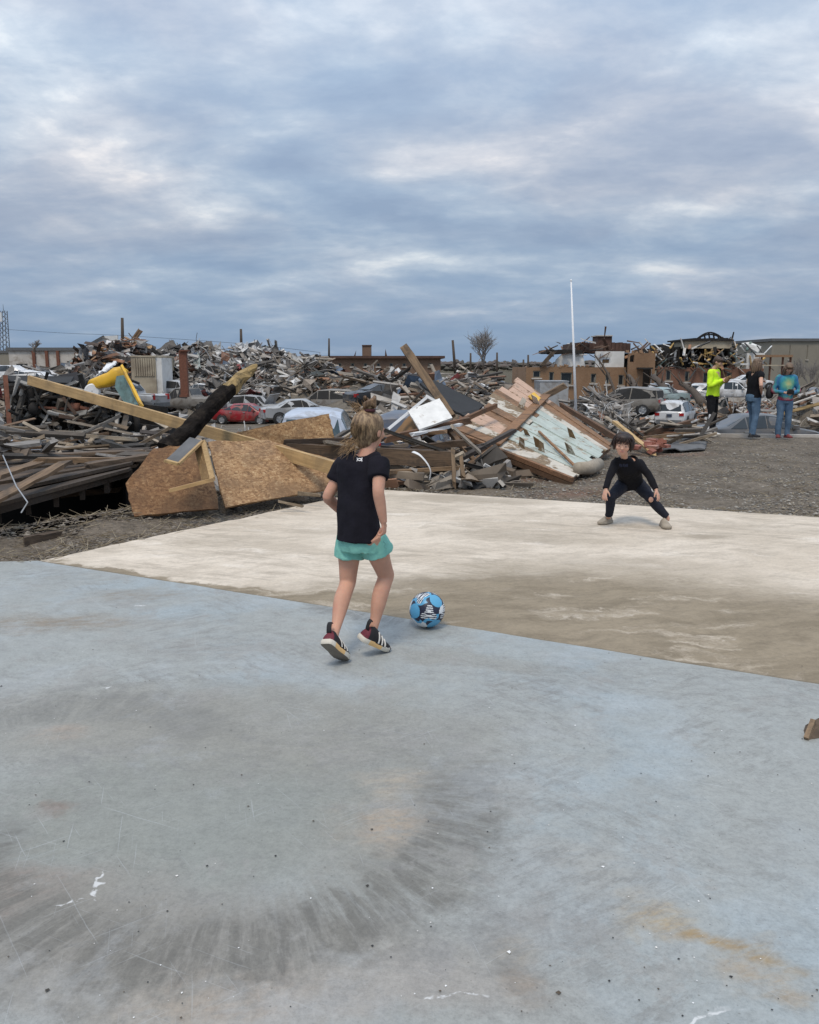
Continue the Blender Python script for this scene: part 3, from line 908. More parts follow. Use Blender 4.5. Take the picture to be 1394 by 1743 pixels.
    for r0 in (0, 3.2):
        pts = [W(1186 + 48 * t, 577 - (11 - r0) * math.sin(math.pi * min(1, t * 1.06)), YB + 2) for t in np.linspace(0, 1, 11)]
        mb.tube(pts, [.085] * 11, 6)
    for t in np.linspace(.1, .9, 6): mb.tube([W(1186 + 48 * t, 577 - 11 * math.sin(math.pi * t), YB + 2), W(1188 + 48 * t, 578, YB + 2)], [.09, .09], 5)
    mb.tube([W(1246, 577, YB + 2), W(1249, 565, YB + 2)], [.10, .07], 5)
    mb.build('arch_truss', 'dark_metal', b)
    pbox(1270, 1302, 601, 628, YB + .3, .3).build('upper_wall', 'white_wall', b)
    mb = MB(); mb.slab([W(1262, 584, YB + 2), W(1290, 600, YB + 1), W(1296, 590, YB + 1), W(1276, 582, YB + 3)], .25); mb.build('torn_panel', 'white_wall', b)
    # torn ceilings, insulation, ducts hanging out of the open storey
    for i in range(170):
        px = random.uniform(1108, 1300); py = random.uniform(590, 632); Y = YB + random.uniform(-.6, 1.6)
        mb = MB(); a = W(px, py, Y)
        l = random.uniform(.3, 1.5); dirv = Vector((random.uniform(-1, 1), random.uniform(-.4, .4), random.uniform(-1, .8))).normalized()
        cc = random.choice([(.6, .6, .58), (.55, .53, .50), (.12, .09, .06), (.05, .05, .05), (.05, .05, .05), (.35, .24, .12), (.28, .14, .08), (.12, .18, .16), (.62, .63, .63)])
        if random.random() < .12: cc = (.55, .36, .12); px = 1265
        mb.bar(a, a + dirv * l, random.uniform(.05, .28), random.uniform(.04, .12), col=cc, jit=.05)
        mb.build('torn_strip', 'debris', b)
    for (a_, c_, top, base_, mt) in ((894, 1000, 625, 5, 'brick_tan'), (1066, 1116, 601, 6, 'brick_tan'), (1116, 1300, 628, 6, 'brick_red')):
        px = a_
        while px < c_:
            w_ = random.uniform(2, 7); h_ = random.uniform(-1, base_)
            if h_ > .5: pbox(px, px + w_, top - h_, top + .2, YB + .02 - (1 if a_ == 1066 else 0), .3, jit=.08).build('broken_wall_top', mt, b)
            px += w_ + random.uniform(0, 5)
    for i in range(46):
        px = random.uniform(925, 1115); py = random.uniform(582, 604); a = W(px, py, YB + random.uniform(-.3, 2)); l = random.uniform(.4, 1.8)
        dirv = Vector((random.uniform(-1, 1), random.uniform(-.3, .3), random.uniform(-.7, .5))).normalized(); mb = MB()
        mb.bar(a, a + dirv * l, random.uniform(.06, .3), random.uniform(.04, .14), col=random.choice([(.09, .05, .035), (.05, .04, .035), (.28, .15, .08), (.5, .48, .45), (.16, .10, .07)]), jit=.06); mb.build('torn_strip', 'debris', b)
    # column frame at the right corner
    for px in (1294, 1309, 1330, 1343): pbox(px, px + 4, 606, 668, YB - 1.5, .4).build('column', 'brick_red', b)
    pbox(1290, 1350, 604, 608, YB - 1.8, .7).build('beam', 'brick_tan', b)
    pbox(1290, 1350, 621, 623, YB - 1.7, .5).build('beam', 'tan_panel', b)
school()
def simple_building(name, label, px0, px1, py0, Y, dep, mat, roof, wins=(), roof_h=.5, over=.3, base=-2.5):
    x0, x1, z0, z1 = rect(px0, px1, py0, 690, Y)
    b = thing(name, label, 'building', ((x0 + x1) / 2, Y + dep / 2, base))
    ops = [rect(*q, Y) for q in wins]
    mb = MB(); wall_open(mb, x0, x1, base, z1, Y, .3, ops)
    for xx in (x0 + .15, x1 - .15): mb.box((xx, Y + dep / 2 + .15, (base + z1) / 2), (.3, dep - .31, z1 - base))
    mb.box(((x0 + x1) / 2, Y + dep - .15 + .2, (base + z1) / 2), (x1 - x0, .3, z1 - base))
    mb.build('wall', mat, b)
    for o in ops: window(b, o, Y, cross=False)
    rf = piece('roof', roof, b, (((x0 + x1) / 2, Y + dep / 2, z1 + roof_h / 2 + .004), (x1 - x0 + 2 * over, dep + 2 * over, roof_h)))
    return b, rf, (x0, x1, z1)
b, rf, e = simple_building('warehouse', 'olive flat roofed building at the far right edge behind bare trees', 1306, 1440, 581, 150, 30, 'olive_wall', 'grey_board', [(1342, 1346, 588, 612), (1372, 1376, 588, 612)])
b, rf, e = simple_building('brick_hall', 'distant long brown brick hall with square chimney on the skyline', 546, 750, 610, 120, 16, 'brick_far', 'roof_brown', [(575 + 22 * i, 581 + 22 * i, 618, 624) for i in range(8)], .35, .6)
pbox(616.5, 631.5, 588, 607, 123, 1.4).build('chimney', 'brick_far', rf); pbox(616, 632, 587, 589, 122.9, 1.7).build('chimney_cap', 'roof_brown', rf)
mb = MB(); mb.slab([W(602, 607, 120), W(604.5, 607, 120), W(606, 597, 120)], .4); mb.slab([W(655, 607, 120), W(659, 607, 120), W(656, 594, 120)], .4); mb.build('roof_shard', 'roof_brown', rf)
# block wall building, left
b, rf, e = simple_building('block_building', 'pale concrete block building with flat broken roof at left', 22, 166, 597, 95, 14, 'concrete_wall', 'grey_board', [(28, 47, 619, 627), (84, 91, 626, 634)], .35, .2)
for px in (57, 79, 98): pbox(px, px + 1.6, 597, 640, 94.8, .2).build('pilaster', 'rust', b)
pbox(128, 166, 600, 625, 94.75, .22).build('stained_panel', 'brick_far', b)
b, rf, e = simple_building('low_shed', 'grey low shed at the far left edge under the mast', -60, 19, 601, 100, 12, 'olive_wall', 'grey_board', [], .3, .1)
b, rf, e = simple_building('tan_container', 'small tan metal shed standing in the rubble heap', 227, 264, 608, 64, 5, 'tan_panel', 'tan_panel', [], .12, .05)
x0, x1, z0, z1 = rect(264.5, 274, 609, 640, 64)
piece('end_wall', 'white_wall', b, (((x0 + x1) / 2, 65.5, z1 / 2 - 1.2), (x1 - x0, 2.8, z1 + 2.4)))
for i in range(9):
    px = 229 + i * 3.9
    pbox(px, px + 1.0, 610, 640, 63.93, .08).build('rib', 'tan_panel', b)
# gabled metal roof peeking over the heap
g = thing('metal_roof_gable', 'pale grey metal gable roof rising behind the left rubble heap', 'building', (W(175, 600, 110).x, 112, -2.4))
mb = MB(); mb.slab([W(128, 598, 110), W(200, 598, 110), W(200, 571, 110), W(176, 572, 110)], .3); mb.build('gable_wall', 'white_wall', g)
mb = MB(); mb.slab([W(127, 598, 109.5), W(176, 570.5, 109.5), W(176, 570.5, 124), W(127, 598, 124)], .25); mb.build('roof', 'grey_board', g)
x0, x1, z0, z1 = rect(128, 200, 598, 690, 110)
piece('lower_wall', 'white_wall', g, (((x0 + x1) / 2, 111, (z1 - 2.4) / 2), (x1 - x0, .4, z1 + 2.4)))
b, rf, e = simple_building('low_trailer', 'long grey metal trailer box beside the white pole', 918, 968, 650, 70, 3, 'car_silver', 'chrome_grey', [], .08, .03)

# ------------------------------------------------------------------ poles, mast, wires
def pole(name, label, px0, py0, px1, py1, Y, r, mat, group=None, Y1=None, n=10):
    a, c_ = W(px0, py0, Y), W(px1, py1, Y1 or Y)
    mb = MB(); mb.tube([a, (a + c_) / 2, c_], [r * 1.15, r * 1.05, r * .9], n)
    return single(name, mb, mat, label, 'pole', group, smooth=True)
fp = thing('flagpole', 'slim white metal flagpole standing alone behind the fallen wall', 'pole', W(981, 716, 26))
mb = MB(); mb.tube([W(981, 722, 26), W(977, 610, 26), W(972, 479, 26)], [.045, .038, .022], 12); mb.build('shaft', 'pole_white', fp, True)
mb = MB(); mb.ell(W(972, 477.5, 26), (.035, .035, .035)); mb.build('finial', 'pole_white', fp, True)
pole('broken_utility_pole', 'dark snapped utility pole above the left rubble heap', 209, 600, 208, 541, 80, .15, 'bark')
pole('broken_utility_pole', 'dark snapped utility pole above the pale tangle of metal', 411, 600, 410, 560, 82, .13, 'bark')
pole('broken_utility_pole', 'short dark pole at left end of the distant brick hall', 560, 612, 560, 576, 100, .11, 'bark')
pole('broken_utility_pole', 'leaning dark utility pole right of the distant brick hall', 775, 636, 770.5, 579, 110, .17, 'bark')
for px, py, lb in ((801, 601, 'short dark pole just left of the round bare tree'), (846, 600, 'short dark pole just right of the round bare tree'), (899, 604, 'taller of two short poles left of the brick building'), (891, 612, 'shorter of two short poles left of the brick building')):
    pole('broken_utility_pole', lb, px, 642, px, py, 110, .13, 'bark', 'short poles near the bare tree')
pst = thing('rusty_post', 'rust red steel post standing among the wrecked cars', 'post', W(312, 672, 48))
mb = MB(); pbox(307.5, 316.5, 598, 674, 48, .3, mb); mb.build('shaft', 'rust', pst); pbox(305.5, 318.5, 672, 676, 47.9, .5).build('base', 'rust', pst); pbox(305, 319, 595.5, 598, 47.9, .5).build('cap', 'rust', pst)
def mast():
    t = thing('lattice_mast', 'thin steel lattice radio mast at the far left edge', 'mast', W(9, 640, 120))
    c0, c1 = W(10, 640, 120), W(6, 529, 120)
    corners = [(-1, -1), (1, -1), (1, 1), (-1, 1)]
    pt = lambda k, f: c0.lerp(c1, f) + Vector((corners[k][0], corners[k][1], 0)) * (.55 - .2 * f)
    for k in range(4):
        mb = MB(); mb.tube([pt(k, 0), pt(k, 1)], [.07, .05], 5); mb.build('leg', 'grey_board', t)
    for i in range(14):
        mb = MB()
        for k in range(4): mb.tube([pt(k, i / 14), pt((k + 1) % 4, (i + 1) / 14)], [.035, .035], 4)
        mb.build('brace', 'grey_board', t)
    mb = MB(); mb.box(c1 + Vector((-.3, -.5, -.9)), (.5, .3, 1.3)); mb.build('antenna', 'white_plastic', t)
    mb = MB(); mb.tube([c1, c1 + Vector((0, 0, .9))], [.04, .02], 5); mb.build('antenna', 'grey_board', t)
mast()
for k, (dy, lab) in enumerate(((0, 'thin sagging overhead wire crossing the sky at left'),)):
    P = [W(0, 560, 100), W(110, 567, 100), W(208, 571, 95), W(330, 579, 90), W(410, 585, 88), W(480, 592, 90), W(545, 600, 95)]
    mb = MB(); mb.tube(P, [.017] * 7, 5, sub=4)
    single('overhead_wire', mb, 'rubber', lab, 'wire')

# ------------------------------------------------------------------ bare trees
def bare_tree(label, px, py0, py1, Y, seed, spread=.5, depth=5, tr=None, lean=0.0, group=None, splits=3):
    rnd = random.Random(seed)
    base = W(px, py0, Y); H = W(px, py1, Y).z - base.z
    t = thing('bare_tree', label, 'tree', base, group)
    tr = tr or H * .02
    trunk, crown = MB(), MB()
    def grow(p, d_, L, r, lev):
        q = p + d_ * L * .5 + Vector((rnd.uniform(-1, 1), rnd.uniform(-1, 1), 0)) * L * .06
        e = p + d_ * L
        (trunk if lev == 0 else crown).tube([p, q, e], [r, r * .85, r * .68], 6 if lev < 2 else 3, cap=False)
        if lev >= depth: return
        for _ in range(splits + (lev == 0) + (lev == 1)):
            s = spread * (1 + .25 * lev)
            nd = (d_ + Vector((rnd.uniform(-s, s), rnd.uniform(-s, s), rnd.uniform(0, .45)))).normalized()
            grow(p.lerp(e, rnd.uniform(.55, 1.0)), nd, L * rnd.uniform(.74, 1.0), max(r * .58, .016 * H / 6), lev + 1)
    grow(base, Vector((lean, 0, 1)).normalized(), H * .23, tr, 0)
    trunk.build('trunk', 'bark', t, True); crown.build('crown', 'twig', t)
bare_tree('round bare winter tree on the skyline right of centre', 823, 640, 542, 115, 3, .60, 5, .20)
bare_tree('small broken bare tree by the block building at far left', 58, 600, 566, 90, 5, .9, 3, .16, .15)
bare_tree('thin bare sapling above the left rubble', 294, 598, 568, 85, 8, .35, 3, .09)
for i, (px, t0) in enumerate(((1338, 604), (1352, 592), (1378, 596), (1392, 604))):
    bare_tree(('leftmost', 'tallest, second from left', 'third from left', 'rightmost')[i] + ' of the grey bare trees before the olive building', px, 672, t0, 95 + 4 * i, 20 + i, .42, 4, .14, group='bare trees at the right edge')
bare_tree('tiny bare tree on the skyline left of the brick building', 876, 640, 605, 140, 31, .5, 4, .12)
def far_woods():
    mb = MB()
    for i in range(420):
        px = random.uniform(-150, 1550); Y = random.uniform(520, 760)
        if 930 < px < 1300 and random.random() < .5: continue
        top = random.uniform(612, 619); x = W(px, top, Y).x; z1 = W(px, top, Y).z
        rx = random.uniform(4, 10)
        for k in range(7):
            mb.ell((x + random.uniform(-rx, rx), Y, -2.4 + (z1 + 2.4) * random.uniform(.25, .8)), (rx * random.uniform(.2, .5), 3, (z1 + 2.4) * random.uniform(.15, .3)), seg=6, rings=4, col=random.choice([(.10, .085, .075), (.085, .080, .065), (.12, .10, .09)]))
    tag(mb.build('distant_woods', 'stone'), kind='stuff', label='grey brown line of distant leafless woods on the horizon')
far_woods()

# ------------------------------------------------------------------ cars
CAR = {   # stations along the length: (x, z bottom, belt z, top z, half width at belt, half width at top)
 'sedan': dict(L=4.6, st=[(-2.28, .42, .80, .84, .70, .62), (-2.18, .28, .90, .95, .82, .70), (-1.75, .24, .95, 1.00, .88, .74), (-1.35, .24, .96, 1.04, .89, .72), (-.70, .22, .96, 1.40, .90, .60), (0, .22, .95, 1.45, .90, .61), (.45, .22, .94, 1.40, .90, .60),
        (1.15, .24, .92, .98, .89, .74), (1.75, .26, .84, .89, .86, .72), (2.15, .30, .70, .76, .80, .66), (2.28, .42, .60, .64, .66, .55)], win=[(3, 4), (4, 5), (5, 6), (6, 7)]),
 'suv': dict(L=4.7, st=[(-2.34, .50, .95, 1.02, .80, .70), (-2.28, .34, 1.02, 1.10, .88, .76), (-2.14, .30, 1.05, 1.58, .90, .68), (-1.85, .28, 1.05, 1.68, .92, .68), (-.55, .26, 1.04, 1.72, .92, .69), (.35, .26, 1.03, 1.66, .92, .67),
        (1.10, .28, 1.02, 1.10, .91, .76), (1.75, .30, .98, 1.04, .88, .74), (2.20, .34, .84, .92, .82, .68), (2.34, .48, .70, .76, .68, .58)], win=[(1, 2), (2, 3), (3, 4), (4, 5), (5, 6)]),
 'pickup': dict(L=5.4, st=[(-2.7, .55, 1.00, 1.04, .88, .84), (-2.62, .45, 1.05, 1.09, .92, .88), (-.95, .40, 1.06, 1.10, .94, .88), (-.86, .38, 1.08, 1.30, .94, .80), (-.62, .36, 1.08, 1.74, .94, .70), (.10, .36, 1.07, 1.78, .94, .70), (.50, .36, 1.06, 1.72, .94, .69),
        (1.15, .38, 1.06, 1.14, .93, .80), (2.10, .40, 1.02, 1.08, .90, .78), (2.55, .42, .90, .96, .86, .74), (2.7, .55, .78, .82, .74, .66)], win=[(3, 4), (4, 5), (5, 6), (6, 7)]),
}
def car(kind, label, loc, heading, paint, glass='glass_dark', dents=.02, broken=(), group=None, tilt=(0, 0), seed=0, hood_up=False, plate=False, rack=False, name='wrecked_car', flip=False, sink=0.0):
    rnd = random.Random(seed)
    c = CAR[kind]; st = c['st']
    root = thing(name, label, 'car', loc, group)
    root.rotation_euler = (R(tilt[0]), R(tilt[1]), heading)
    def sec(s):
        x, zb, be, tp, w_, wt = s
        return [(x, 0, zb), (x, w_ * .86, zb), (x, w_ * .985, zb + .12), (x, w_ * 1.02, (zb + be) * .52), (x, w_ * .985, be), (x, (w_ * .35 + wt * .65), be + (tp - be) * .62 if tp - be > .15 else be + (tp - be) * .55), (x, wt, tp - .05 if tp - be > .15 else tp - .012), (x, wt * .72, tp), (x, 0, tp + .015)]
    mb = MB(); rows = []
    for s in st:
        h = sec(s)
        ring = h + [(x, -y, z) for x, y, z in h[-2:0:-1]]
        ring = [(x + rnd.uniform(-dents, dents), y + rnd.uniform(-dents, dents), z + rnd.uniform(-dents, dents)) for x, y, z in ring]
        rows.append(ring)
    n = len(rows[0])
    vs = [p for r_ in rows for p in r_]
    fs = []
    for i in range(len(rows) - 1):
        for j in range(n): fs.append((i * n + j, i * n + (j + 1) % n, (i + 1) * n + (j + 1) % n, (i + 1) * n + j))
    fs += [tuple(range(n)), tuple((len(rows) - 1) * n + j for j in reversed(range(n)))]
    mb.add(vs, fs)
    body = mb.build('body', paint, root, True, local=True)
    bv = body.modifiers.new('edge', 'EDGE_SPLIT'); bv.split_angle = R(38)
    # glazing
    def win_quad(nm, p, shrink=(.08, .08)):
        q = [Vector(a) for a in p]; ce = sum(q, Vector()) / 4
        nn = (q[1] - q[0]).cross(q[3] - q[0]).normalized()
        q2 = []
        for a in q: q2.append(ce + (a - ce) * (1 - shrink[1]))
        if nn.dot(ce - Vector((0, 0, .9))) < 0: nn = -nn
        m_ = MB(); q2 = [a + nn * .014 for a in q2]; 
        m_.slab(q2, .012)
        return m_.build(nm, 'interior' if nm in broken else glass, root, local=True)
    for i, j in c['win']:
        s, e = st[i], st[j]
        steep_s, steep_e = s[3] - s[2] < .25, e[3] - e[2] < .25
        a, b_ = rows[i], rows[j]
        if steep_s or steep_e:        # sloping end pane across the car
            lo, hi = (a, b_) if steep_s else (b_, a)
            k = 6
            win_quad('windscreen' if e[0] > .6 else 'rear_window', [lo[k], lo[n - k], hi[n - k], hi[k]], (.1, .10))
            for sgn in (0, 1):
                idx = (lambda t: t) if sgn == 0 else (lambda t: (n - t) % n)
                if abs(s[0] - e[0]) > .3:
                    win_quad('side_window', [lo[idx(4)], hi[idx(4)], hi[idx(6)], Vector(lo[idx(4)]).lerp(Vector(hi[idx(6)]), .12)], (.1, .10))
        else:
            for sgn in (0, 1):
                idx = (lambda t: t) if sgn == 0 else (lambda t: (n - t) % n)
                m0, m1 = Vector(a[idx(4)]), Vector(b_[idx(4)])
                win_quad('side_window', [m0, m1, b_[idx(6)], a[idx(6)]], (.05, .07))
    # wheels
    wr = .33 if kind == 'sedan' else .37
    fx, rx = (1.42, -1.40) if kind != 'pickup' else (1.75, -1.70)
    for x in (fx, rx):
        for sd in (-1, 1):
            yw = st[5][4] * sd
            a_ = MB(); a_.lathe([(0.0, 0), (wr * 1.2, 0), (wr * 1.2, .02), (0, .02)], (x, yw * 1.012, wr * 1.04), (0, sd, 0), 22); a_.build('wheel_arch', 'interior', root, local=True)
            t_ = MB(); t_.lathe([(wr * .62, -.10), (wr * .92, -.11), (wr, -.06), (wr, .06), (wr * .92, .10), (wr * .62, .09)], (x, yw * .97, wr), (0, sd, 0), 22)
            ty = t_.build('wheel', 'rubber', root, True, local=True)
            r_ = MB(); r_.lathe([(.02, .07), (wr * .25, .085), (wr * .32, .06), (wr * .55, .07), (wr * .64, .10), (wr * .64, -.05), (.02, -.05)], (x, yw * .97, wr), (0, sd, 0), 18)
            for k in range(5):
                an = k * 2 * math.pi / 5
                r_.bar((x, yw * .97 + sd * .082, wr), (x + math.cos(an) * wr * .6, yw * .97 + sd * .092, wr + math.sin(an) * wr * .6), .07, .03, up=(0, 1, 0))
            r_.build('rim', 'wheel_rim', ty, local=True)
    # lamps, bumpers, plate, mirrors
    xf, xr = st[-1][0], st[0][0]
    zl = st[-2][2] - .06; zr = st[1][2] - .10
    for sd in (-1, 1):
        m_ = MB(); m_.box((xf - .14, sd * .60, zl), (.26, .30, .13), jit=.015); m_.build('headlight', 'lamp_clear', root, local=True)
        m_ = MB(); m_.box((xr + .07, sd * (.70 if kind != 'suv' else .72), zr), (.20, .26 if kind != 'pickup' else .14, .17 if kind != 'pickup' else .34), jit=.012); m_.build('tail_light', 'lamp_red', root, local=True)
        cw_ = [s for s in st if s[0] > .9][0]
        m_ = MB(); m_.box((cw_[0] - .22, sd * (cw_[4] + .10), cw_[2] + .09), (.12, .20, .13), jit=.02); m_.build('mirror', paint, root, local=True)
        for dxx in ((.25, -.75) if kind != 'pickup' else (.1,)):
            m_ = MB(); m_.box((dxx, sd * (.93 if kind != 'pickup' else .965), .86), (.18, .03, .035)); m_.build('door_handle', 'chrome_grey', root, local=True)
    for x, nm in ((xf - .02, 'front_bumper'), (xr + .02, 'rear_bumper')):
        m_ = MB(); m_.box((x, 0, .48), (.20, 1.46, .22), jit=.02); m_.build(nm, paint if kind == 'sedan' else 'grey_board', root, local=True)
    if plate:
        m_ = MB(); m_.box((xr - .03, 0, .86), (.03, .32, .16)); m_.build('number_plate', 'car_navy', root, local=True)
    if rack:
        for sd in (-1, 1):
            m_ = MB(); m_.tube([(-1.7, sd * .60, 1.72), (-1.5, sd * .60, 1.80), (.1, sd * .60, 1.80), (.3, sd * .60, 1.71)], [.025] * 4, 6); m_.build('roof_rail', 'dark_metal', root, local=True)
    if hood_up:
        s0 = [s for s in st if s[0] > .9][0]
        m_ = MB(); m_.slab([(s0[0], -.7, s0[3]), (s0[0], .7, s0[3]), (s0[0] + .55, .66, s0[3] + .75), (s0[0] + .55, -.66, s0[3] + .70)], .03); m_.build('bonnet', paint, root, local=True)
    return root
def car_at(kind, px, pyb, Y, label, head, paint, **kw):
    """px: centre, pyb: ground contact row at depth Y"""
    p = W(px, pyb, Y)
    return car(kind, label, p, R(head), paint, **kw)
# heading: 0 faces right, 90 faces away, 180 faces left, -90 faces the camera
car_at('suv', 1150, 727, 52, 'clean white estate car parked behind the gravel, seen from the rear', 62, 'car_white', dents=.004, plate=True, rack=True, seed=1, name='parked_car')
car_at('sedan', 1283, 773, 29, 'long dark grey sedan with pale roof line behind the three standing people', 4, 'car_grey', dents=.015, seed=2, name='parked_car')
car_at('sedan', 420, 722, 57, 'crushed red sedan facing right behind the charred post', -14, 'car_red', dents=.035, seed=3)
car_at('suv', 438, 712, 62, 'battered silver off roader with bonnet torn up behind the red sedan', -25, 'car_silver', dents=.05, seed=4, hood_up=True, broken=('windscreen', 'side_window'))
car_at('suv', 545, 801, 22.0, 'pale blue car roof and rear window behind the upright plywood sheet', 92, 'car_blue', glass='glass_teal', dents=.02, seed=5)
car_at('suv', 705, 803, 22.5, 'dark blue car partly hidden by the mouldy white panel', 84, 'car_navy', glass='glass_teal', dents=.02, seed=6)
car_at('suv', 552, 703, 60, 'dust coated grey off roader without glass behind the running child', 176, 'car_mud', dents=.04, seed=7, broken=('side_window', 'windscreen', 'rear_window'))
car_at('suv', 272, 684, 66, 'dented silver minivan with missing windows left of the rusty post', 172, 'car_silver', dents=.05, seed=8, broken=('side_window',))
car_at('pickup', 318, 703, 58, 'grey mud covered pickup below the rusty post', 165, 'car_mud', dents=.05, seed=9, broken=('side_window',))
car_at('pickup', 346, 668, 76, 'red pickup with white roof cover right of the rusty post', 185, 'car_red', dents=.03, seed=10)
car_at('sedan', 345, 684, 66, 'dusty white sedan in front of the red pickup', 170, 'car_white', dents=.03, seed=11)
car_at('sedan', 300, 668, 80, 'white car roof showing left of the rusty post', 20, 'car_white', dents=.03, seed=12)
car_at('sedan', 22, 655, 62, 'white crushed car at left edge behind the overturned truck', 5, 'car_white', dents=.06, seed=13)
car_at('sedan', 110, 656, 66, 'crumpled pale car right of the white car at the left edge', 150, 'car_silver', dents=.09, seed=14)
car_at('sedan', 590, 672, 72, 'crushed burgundy car buried in rubble behind the child', 200, 'car_burgundy', dents=.10, seed=15)
car_at('sedan', 556, 662, 82, 'greenish grey car behind the burgundy wreck', 15, 'car_teal', dents=.04, seed=16)
car_at('sedan', 690, 660, 80, 'white car half buried in splintered wood near centre', 10, 'car_white', dents=.07, seed=17)
car_at('suv', 1062, 706, 52, 'wrecked grey brown off roader beside the uprooted branches', 150, 'car_mud', dents=.07, seed=18, broken=('side_window', 'windscreen', 'rear_window'))
car_at('pickup', 1122, 686, 74, 'white pickup parked before the brick doorway', 15, 'car_white', dents=.03, seed=19)
car_at('sedan', 1122, 690, 68, 'smashed pale blue car in front of the white pickup', 185, 'car_teal', dents=.08, seed=20)
car_at('suv', 1190, 684, 76, 'white and black vehicle left of the person in bright yellow', 70, 'car_white', dents=.02, seed=21)
car_at('pickup', 1243, 683, 74, 'white pickup between yellow shirted person and woman', -20, 'car_white', dents=.01, seed=22)
car_at('suv', 1362, 716, 42, 'black wrecked van at right edge behind the tie dye shirt', 60, 'car_dark', dents=.05, seed=23, broken=('rear_window', 'side_window'))
car_at('suv', 1400, 712, 46, 'grey crumpled vehicle cut off by the right edge', 20, 'car_mud', dents=.08, seed=24, broken=('side_window',))
car_at('sedan', 820, 662, 84, 'distant dark car roof in the rubble near the bare tree', 0, 'car_grey', dents=.05, seed=25)
car_at('sedan', 1276, 664, 78, 'white car roof seen past the woman in black', 0, 'car_white', dents=.01, seed=26)
car_at('sedan', 655, 695, 48, 'dark crushed sedan buried behind the leaning brown beam', 30, 'car_dark', dents=.08, seed=27)

for q_, (kd, px_, py_, Y_, hd, pt_, lb_) in enumerate([
    ('sedan', 55, 668, 56, 175, 'car_white', 'white dented car left of the yellow hood, roof crushed'), ('suv', 250, 662, 84, 20, 'car_white', 'white vehicle below the tan metal shed'),
    ('suv', 492, 676, 74, 170, 'car_silver', 'silver vehicle deep in rubble above the red sedan'), ('sedan', 395, 672, 76, 10, 'car_teal', 'greenish car behind the charred post tip'),
    ('suv', 625, 684, 66, 160, 'car_mud', 'mud brown off roader right of the child\'s top knot'), ('sedan', 510, 720, 50, 20, 'car_silver', 'silver crumpled sedan right of the red sedan'),
    ('pickup', 215, 700, 52, 160, 'car_silver', 'bare silver pickup left of the mud covered pickup'), ('sedan', 740, 672, 70, 190, 'car_white', 'white crushed car above the black roof panel')]):
    car_at(kd, px_, py_, Y_, lb_, hd, pt_, dents=.07, seed=50 + q_, broken=('side_window',) if q_ % 2 else ())
# ------------------------------------------------------------------ foreground wreckage
def rag(a, b, n, amp, seed):
    """ragged polyline between two points (splintered edge)"""
    a, b = Vector(a), Vector(b); rnd = random.Random(seed)
    return [a.lerp(b, i / n) + Vector((rnd.uniform(-amp, amp), rnd.uniform(-amp, amp) * .2, rnd.uniform(-amp, amp))) * (0 < i) for i in range(n)]
def sheet_thing(name, label, cat, corners, th, mat, amp=.015, col=(1, 1, 1), n=7):
    """board through corners given as (px,py,Y)"""
    q = [W(*c_) for c_ in corners]; poly = []
    for i in range(len(q)): poly += rag(q[i], q[(i + 1) % len(q)], n, amp, i + len(label))
    mb = MB(); mb.slab(poly, th, col)
    return single(name, mb, mat, label, cat)
sheet_thing('plywood_sheet', 'brown particle board sheet lying lowest, beside the dark hollow', 'board', [(229, 879, 8.35), (372, 866, 8.75), (352, 752, 9.35), (262, 763, 9.1), (214, 823, 8.6)], .02, 'osb', .012, (.62, .53, .45))
sheet_thing('plywood_sheet', 'wide tan particle board sheet leaning below the long yellow beam', 'board', [(384, 864, 8.85), (560, 832, 9.75), (575, 786, 10.1), (455, 748, 10.1), (354, 752, 9.6)], .02, 'osb', .010)
sheet_thing('plywood_sheet', 'upright light particle board sheet against the pale blue car', 'board', [(380, 790, 10.7), (572, 770, 11.1), (569, 744, 11.1), (560, 704, 11.2), (470, 722, 11.0), (382, 741, 10.8)], .02, 'osb', .008, (1.08, 1.08, 1.05))
# the little broken cabinet frame on the lower sheet
cf = thing('broken_cabinet', 'broken wooden cabinet frame with grey panel leaning on particle board', 'cabinet', W(330, 870, 8.4))
mb = MB(); mb.slab([W(283, 782, 8.45), W(304, 788, 8.35), W(345, 750, 8.7), (W(323, 744, 8.85))], .03); mb.build('side_panel', 'grey_board', cf)
mb = MB(); mb.bar(W(282, 784, 8.42), W(304, 790, 8.32), .05, .025, col=(1.1, 1.1, 1.0)); mb.bar(W(304, 790, 8.32), W(345, 751, 8.67), .03, .025); mb.build('trim', 'pine', cf)
mb = MB(); mb.bar(W(346, 751, 8.68), W(362, 815, 8.30), .05, .03, up=(0, 1, 0)); mb.build('post', 'pine', cf)
mb = MB(); mb.slab([W(333, 762, 8.75), W(345, 755, 8.72), W(360, 814, 8.34), W(346, 818, 8.5)], .02, (.75, .72, .7)); mb.build('back_panel', 'pine', cf)
mb = MB(); mb.bar(W(289, 835, 8.28), W(364, 816, 8.28), .07, .035, col=(1.1, 1.05, 1.0)); mb.build('rail', 'pine', cf)
